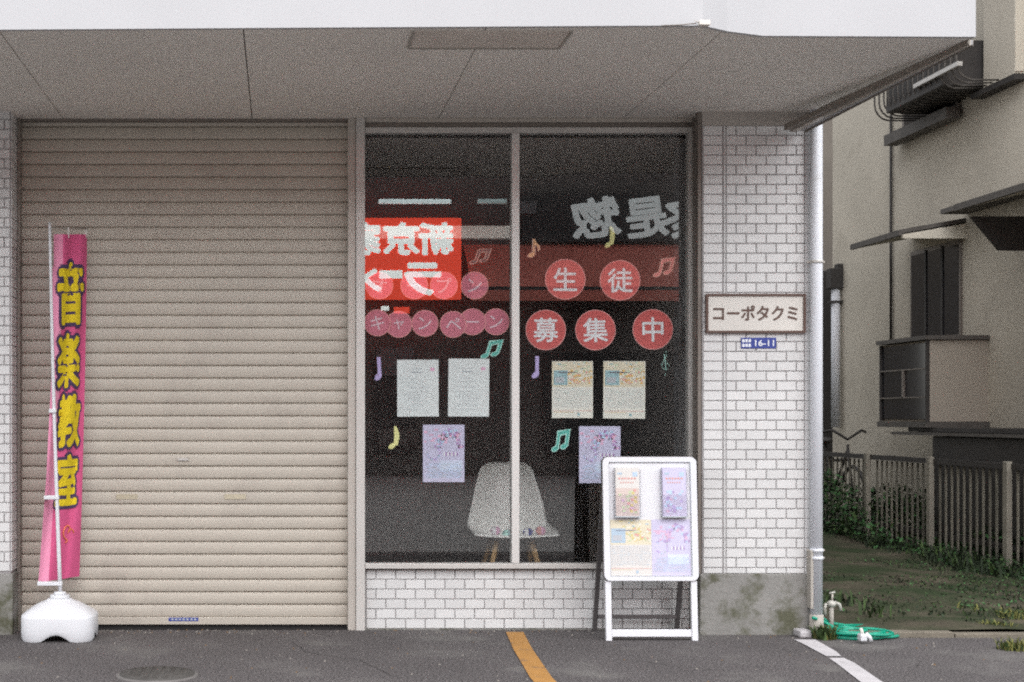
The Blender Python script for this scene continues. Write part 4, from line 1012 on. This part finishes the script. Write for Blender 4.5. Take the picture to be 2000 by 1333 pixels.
# upper window with curved grille
wy0, wy1 = Yw(1878), Yw(1768)
p = MB(); p.box(NX_-.03, NX_+.0, wy0, wy1, 3.79, 4.95, M['alu_dark']); uw = npart(p, 'window')
p = MB(); p.box(NX_-.034, NX_-.0305, wy0+.05, wy1-.05, 3.84, 4.9, M['glass_dark']); npart(p, 'pane', uw)
p = MB(); p.box(NX_-.16, NX_-.036, wy0-.05, wy1+.1, 3.70, 3.80, M['roofdark']); npart(p, 'sill', uw)
p = MB(); gx = 5.46; gy0, gy1 = 11.6, 13.2; zb2 = Z(236, 13.2); nb_ = 17
for k in range(nb_):
    yy = gy0+(gy1-gy0)*k/(nb_-1)
    pts = [(gx, yy, 4.95), (gx, yy, zb2+.14)]+[(gx+.14*(1-math.cos(a)), yy, zb2+.14-.14*math.sin(a)) for a in (R(20), R(40), R(60), R(80), R(90))]+[(NX_-.03, yy, zb2)]
    p.tube(pts, .008, M['roofdark'], 6)
for zz in (4.35, 4.9): p.box(gx-.012, gx+.012, gy0-.03, gy1+.03, zz, zz+.03, M['dark'])
p.box(gx-.02, gx+.02, gy0-.06, gy0+.75, zb2+.10, zb2+.135, M['alu_light'])
npart(p, 'window_grille')
p = MB(); p.box(gx+.02, NX_-.035, gy0+.3, gy1-.2, zb2+.02, zb2+.40, M['dark'], .01); npart(p, 'planter_box')
# shutter case with pale edge
p = MB(); ys = 11.85; p.box(X(1921, ys), NX_, ys-.5, ys, Z(172, ys), 7.0, M['nwall']); p.box(X(1921, ys), X(1938, ys), ys-.512, ys-.502, Z(168, ys), 6.9, M['pale']); npart(p, 'shutter_case')
p = MB(); p.box(X(1918, ys), NX_, ys-.52, ys+.2, Z(184, ys), Z(174, ys), M['dark']); npart(p, 'ledge')
# lower window
a0, a1 = Yw(1880), Yw(1782)
p = MB(); p.box(NX_-.02, NX_, a0, a1, 1.80, 2.66, M['alu_dark']); lw = npart(p, 'window')
p = MB(); p.box(NX_-.024, NX_-.0205, a0+.03, a1-.03, 1.84, 2.62, M['glass_dark']); npart(p, 'pane', lw)
p = MB()
for q in (.33, .66): yy = a0+(a1-a0)*q; p.box(NX_-.034, NX_-.025, yy-.015, yy+.015, 1.82, 2.64, M['dark'])
npart(p, 'sash_bar', lw)
# hoods
def hood(y0, y1, xo, z_o, z_w, name):
    h = MB(); t = .035
    h.add([(xo, y0, z_o), (NX_, y0, z_w), (NX_, y1, z_w), (xo, y1, z_o), (xo, y0, z_o+t), (NX_, y0, z_w+t), (NX_, y1, z_w+t), (xo, y1, z_o+t)], [(0,3,2,1), (4,5,6,7), (0,1,5,4), (1,2,6,5), (2,3,7,6), (3,0,4,7)], M['roofdark'])
    ho = npart(h, name)
    h = MB(); h.box(xo-.012, xo+.02, y0-.01, y1+.01, z_o-.018, z_o+t-.005, M['roofdark']); npart(h, 'hood_edge', ho)
    h = MB(); h.add([(xo+.03, y0+.02, z_o-.012), (NX_-.01, y0+.02, z_w-.012), (NX_-.01, y1-.02, z_w-.012), (xo+.03, y1-.02, z_o-.012)], [(0,3,2,1)], M['pale']); npart(h, 'hood_lining', ho)
    return ho
h1 = hood(12.36, 13.40, 5.33, 2.70, 2.80, 'window_hood')
h = MB(); h.prism([(5.345, 2.655), (NX_-.001, 2.655), (NX_-.001, 2.785), (5.345, 2.69)], 12.33, 12.36, M['pale']); npart(h, 'hood_end', h1)
h2 = hood(8.3, 11.02, 5.18, 2.72, 2.90, 'window_hood')
h = MB(); h.box(5.66, NX_, 11.03, 12.32, 2.86, 2.90, M['roofdark']); npart(h, 'hood_flashing', h1)
h = MB(); yb2 = 11.0
h.prism([(X(1893, yb2), Z(424, yb2)), (NX_, Z(424, yb2)), (NX_, Z(492, yb2)), (X(1948, yb2), Z(490, yb2))], yb2-.03, yb2, M['dark']); npart(h, 'hood_bracket', h2)
# box bay window
p = MB(); by_, bY1 = 11.97, 12.9; bx_ = 5.41
p.box(bx_, NX_, by_, bY1, 1.08, 1.76, M['nwall2']); bay = npart(p, 'bay_window')
p = MB(); p.box(bx_-.012, bx_-.001, by_+.02, bY1-.02, 1.10, 1.74, M['glass_dark']); npart(p, 'pane', bay)
p = MB()
for zz in (1.52, 1.28): p.box(bx_-.03, bx_-.013, by_+.0, bY1, zz, zz+.010, M['alu_dark'])
p.box(bx_-.03, bx_-.013, by_+.44, by_+.47, 1.28, 1.52, M['alu_dark']); p.box(bx_-.03, bx_+.0, by_-.004, by_+.015, 1.08, 1.76, M['dark']); p.box(bx_-.03, bx_+.0, bY1-.015, bY1+.004, 1.08, 1.76, M['dark']); npart(p, 'bay_frame', bay)
p = MB(); p.box(bx_-.05, NX_, by_-.03, bY1+.03, 1.765, 1.80, M['roofdark']); npart(p, 'bay_roof', bay)
p = MB(); p.box(bx_-.04, NX_, by_-.03, bY1+.03, 1.03, 1.078, M['roofdark']); npart(p, 'bay_sill', bay)
# planks, with a dark box standing in for the shaded gap below
p = MB(); p.box(5.40, 5.86, 9.3, 11.9, .0, .96, M['dark'], .01); st_ = p.build('shadow_box'); tag(st_, 'long dark storage box standing in for the shaded gap by the beige wall behind the fence', 'storage box')
p = MB(); p.box(5.36, 5.88, 9.25, 12.6, .965, .99, M['roofdark']); p.box(5.42, 5.88, 9.4, 12.4, .995, 1.03, M['dark']); tag(p.build('timber_boards'), 'dark timber boards lying on the storage box', 'boards')

# bicycle behind the fence
bk_ = thing('bicycle', (5.50, 14.3, 0), 'dark bicycle parked against the wall at the far end of the alley', 'bicycle')
def wheel(yc):
    w = MB(); n = 28; pts = [(5.5, yc+.31*math.cos(2*math.pi*i/n), .33+.31*math.sin(2*math.pi*i/n)) for i in range(n)]
    w.tube(pts, .018, M['dark'], 6, closed=True)
    for i in range(0, n, 2): w.tube([(5.5, yc, .33), pts[i]], .0015, M['alu'], 4)
    return w.build('wheel', bk_, bk_)
wheel(13.8); wheel(14.85)
p = MB()
for a, b in (((5.5, 13.8, .33), (5.5, 13.93, .85)), ((5.5, 13.93, .8), (5.5, 14.3, .35)), ((5.5, 14.3, .35), (5.5, 14.5, .85)), ((5.5, 14.3, .35), (5.5, 14.85, .33)), ((5.5, 14.48, .7), (5.5, 14.85, .33)), ((5.5, 13.95, .7), (5.5, 14.46, .68))): p.tube([a, b], .014, M['dark'], 8)
p.build('frame', bk_, bk_)
p = MB(); p.tube([(5.28, 14.05, .97), (5.36, 13.94, .99), (5.5, 13.93, .90), (5.64, 13.94, .99), (5.72, 14.05, .97)], .014, M['dark'], 8); p.build('handlebar', bk_, bk_)
p = MB(); p.ball((5.5, 14.52, .88), .12, M['dark'], (.6, 1.1, .3)); p.build('saddle', bk_, bk_)

# house at the end of the alley
p = thing('back_house', (8, 20, 0), 'pale rendered house closing the far end of the alley', 'house')
q = MB(); q.box(2.0, 14, 19.5, 24, -.05, 6.5, M['roofdark2']); q.build('wall', p, p)
q = MB(); q.box(1.7, 14.3, 19.2, 24.3, 6.5, 6.62, M['roofdark']); q.build('roof', p, p)
q = MB(); q.box(6.2, 8.2, 17.4, 18.6, 0, 2.9, M['dark'], .02); s_ = q.build('shade_filler'); tag(s_, 'dark shed for the shade in the gap beyond the neighbour house', 'filler')  # dark block added to fill the gap with shade

# ---------------------------------------------------------------- across the street (seen mirrored in the panes)
DV = 28.0; OY = 2*F-DV     # facade of the opposite shop
def MX(px, dv=DV): return (px-VX)*dv/FPX
def MZ(py, dv=DV): return EYE+(VY-py)*dv/FPX
rb = thing('restaurant_building', (5, OY-4, 0), 'dark two-storey restaurant across the street mirrored in the window', 'building')
q = MB(); q.box(-4, 12, OY-8, OY, -.05, 6.3, M['op_wall']); q.build('wall', rb, rb)
q = MB(); q.box(-4.2, 12.2, OY-8.2, OY+.3, 6.3, 6.45, M['op_dark']); q.build('roof', rb, rb)
q = MB()
for a, b in ((730, 812), (1060, 1340)): q.box(MX(a), MX(b), OY, OY+.05, .4, MZ(690), M['op_dark'])
q.build('shop_front', rb, rb)
q = MB(); q.box(MX(735), MX(808), OY+.06, OY+.1, MZ(735), MZ(680), M['op_pale']); q.box(MX(738), MX(815), OY+.06, OY+.1, MZ(872), MZ(838), M['op_wall']); q.build('notice_board', rb, rb)
# awning: sloping cloth and valance
dvA = DV-1.2; yA = 2*F-dvA
q = MB()
xa, xb = MX(905), 12.0
q.add([(xa, OY, MZ(478, DV)), (xb, OY, MZ(478, DV)), (xb, yA, MZ(560, dvA)), (xa, yA, MZ(560, dvA))], [(0,1,2,3)], M['op_red'])
aw = q.build('awning', rb, rb)
q = MB(); q.box(xa, xb, yA-.03, yA+.01, MZ(588, dvA), MZ(567, dvA), M['op_red']); q.box(xa, xb, yA-.02, yA, MZ(566.5, dvA), MZ(560, dvA), M['op_dark']); q.build('valance', aw, rb)
# lit red sign
dvS = DV-.9; yS = 2*F-dvS
rs = thing('red_signboard', (MX(780, dvS), yS, MZ(583, dvS)), 'lit red signboard with white characters mirrored in the left pane', 'sign')
q = MB(); q.box(MX(560, dvS), MX(901, dvS), yS-.25, yS, MZ(584, dvS), MZ(426, dvS), M['sign_red']); pb = q.build('sign_panel', rs, rs)
q = MB()
for c, a, b in (('新', 817, 886), ('京', 748, 820), ('家', 676, 744)): text(q, c, MX(a, dvS), MX(b, dvS), MZ(499, dvS), MZ(434, dvS), yS+.012, M['sign_white'], bold=.04, thick=.02, flip=True)
for c, a, b, t_, b_ in (('ラ', 789, 862, 513, 578), ('ー', 741, 786, 528, 545), ('メ', 690, 745, 515, 570), ('ン', 630, 685, 515, 570)): text(q, c, MX(a, dvS), MX(b, dvS), MZ(b_, dvS), MZ(t_, dvS), yS+.012, M['sign_white'], bold=.04, thick=.02, flip=True)
q.build('lettering', pb, rs)
q = MB(); q.box(MX(770, dvS), MX(800, dvS), yS-.1, yS, MZ(612, dvS), MZ(600, dvS), M['sign_red']); q.box(MX(745, dvS), MX(760, dvS), yS-.1, yS, MZ(606, dvS), MZ(598, dvS), M['sign_white']); tag(q.build('small_lit_sign'), 'small lit red and white sign under the red signboard', 'sign')
for a, b, m, l in ((738, 878, 'tube', 'bright tube lamp over the red signboard'), (930, 986, 'tube_dim', 'faint tube lamp right of the bright tube lamp')):
    q = MB(); q.tube([(MX(a, dvS), yS+.2, MZ(397, dvS)), (MX(b, dvS), yS+.2, MZ(397, dvS))], .045, M[m], 8); tag(q.build('tube_lamp'), l, 'lamp', 'tube lamps on the opposite shop')
# dark sign with pale letters
ds = thing('dark_signboard', (MX(1230), OY+.1, MZ(480)), 'dark signboard with pale brush characters mirrored in the right pane', 'sign')
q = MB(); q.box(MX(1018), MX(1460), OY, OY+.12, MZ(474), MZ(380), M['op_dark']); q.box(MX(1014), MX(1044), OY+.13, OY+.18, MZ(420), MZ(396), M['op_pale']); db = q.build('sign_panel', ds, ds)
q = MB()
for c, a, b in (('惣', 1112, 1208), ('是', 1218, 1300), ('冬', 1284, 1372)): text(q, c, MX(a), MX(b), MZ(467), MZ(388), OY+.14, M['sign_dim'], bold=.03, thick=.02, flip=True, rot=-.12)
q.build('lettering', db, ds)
for nm, x0, x1, hgt, lab in (('office_building', -22, -4.3, 6.6, 'grey office block across the street left of the restaurant'), ('office_building', 12.5, 30, 5.6, 'grey office block across the street right of the restaurant')):
    q = MB(); q.box(x0, x1, OY-8, OY-.4, -.05, hgt, M['op_wall'])
    o_ = thing(nm, ((x0+x1)/2, OY-4, 0), lab, 'building', 'office blocks across the street'); q.build('wall', o_, o_)
    for k in range(int((x1-x0)/2.4)):
        for zf in (1.0, 3.9):
            w = MB(); w.box(x0+.6+k*2.4, x0+2.2+k*2.4, OY-.398, OY-.37, zf, zf+1.4, M['glass_dark']); w.build('window', o_, o_)
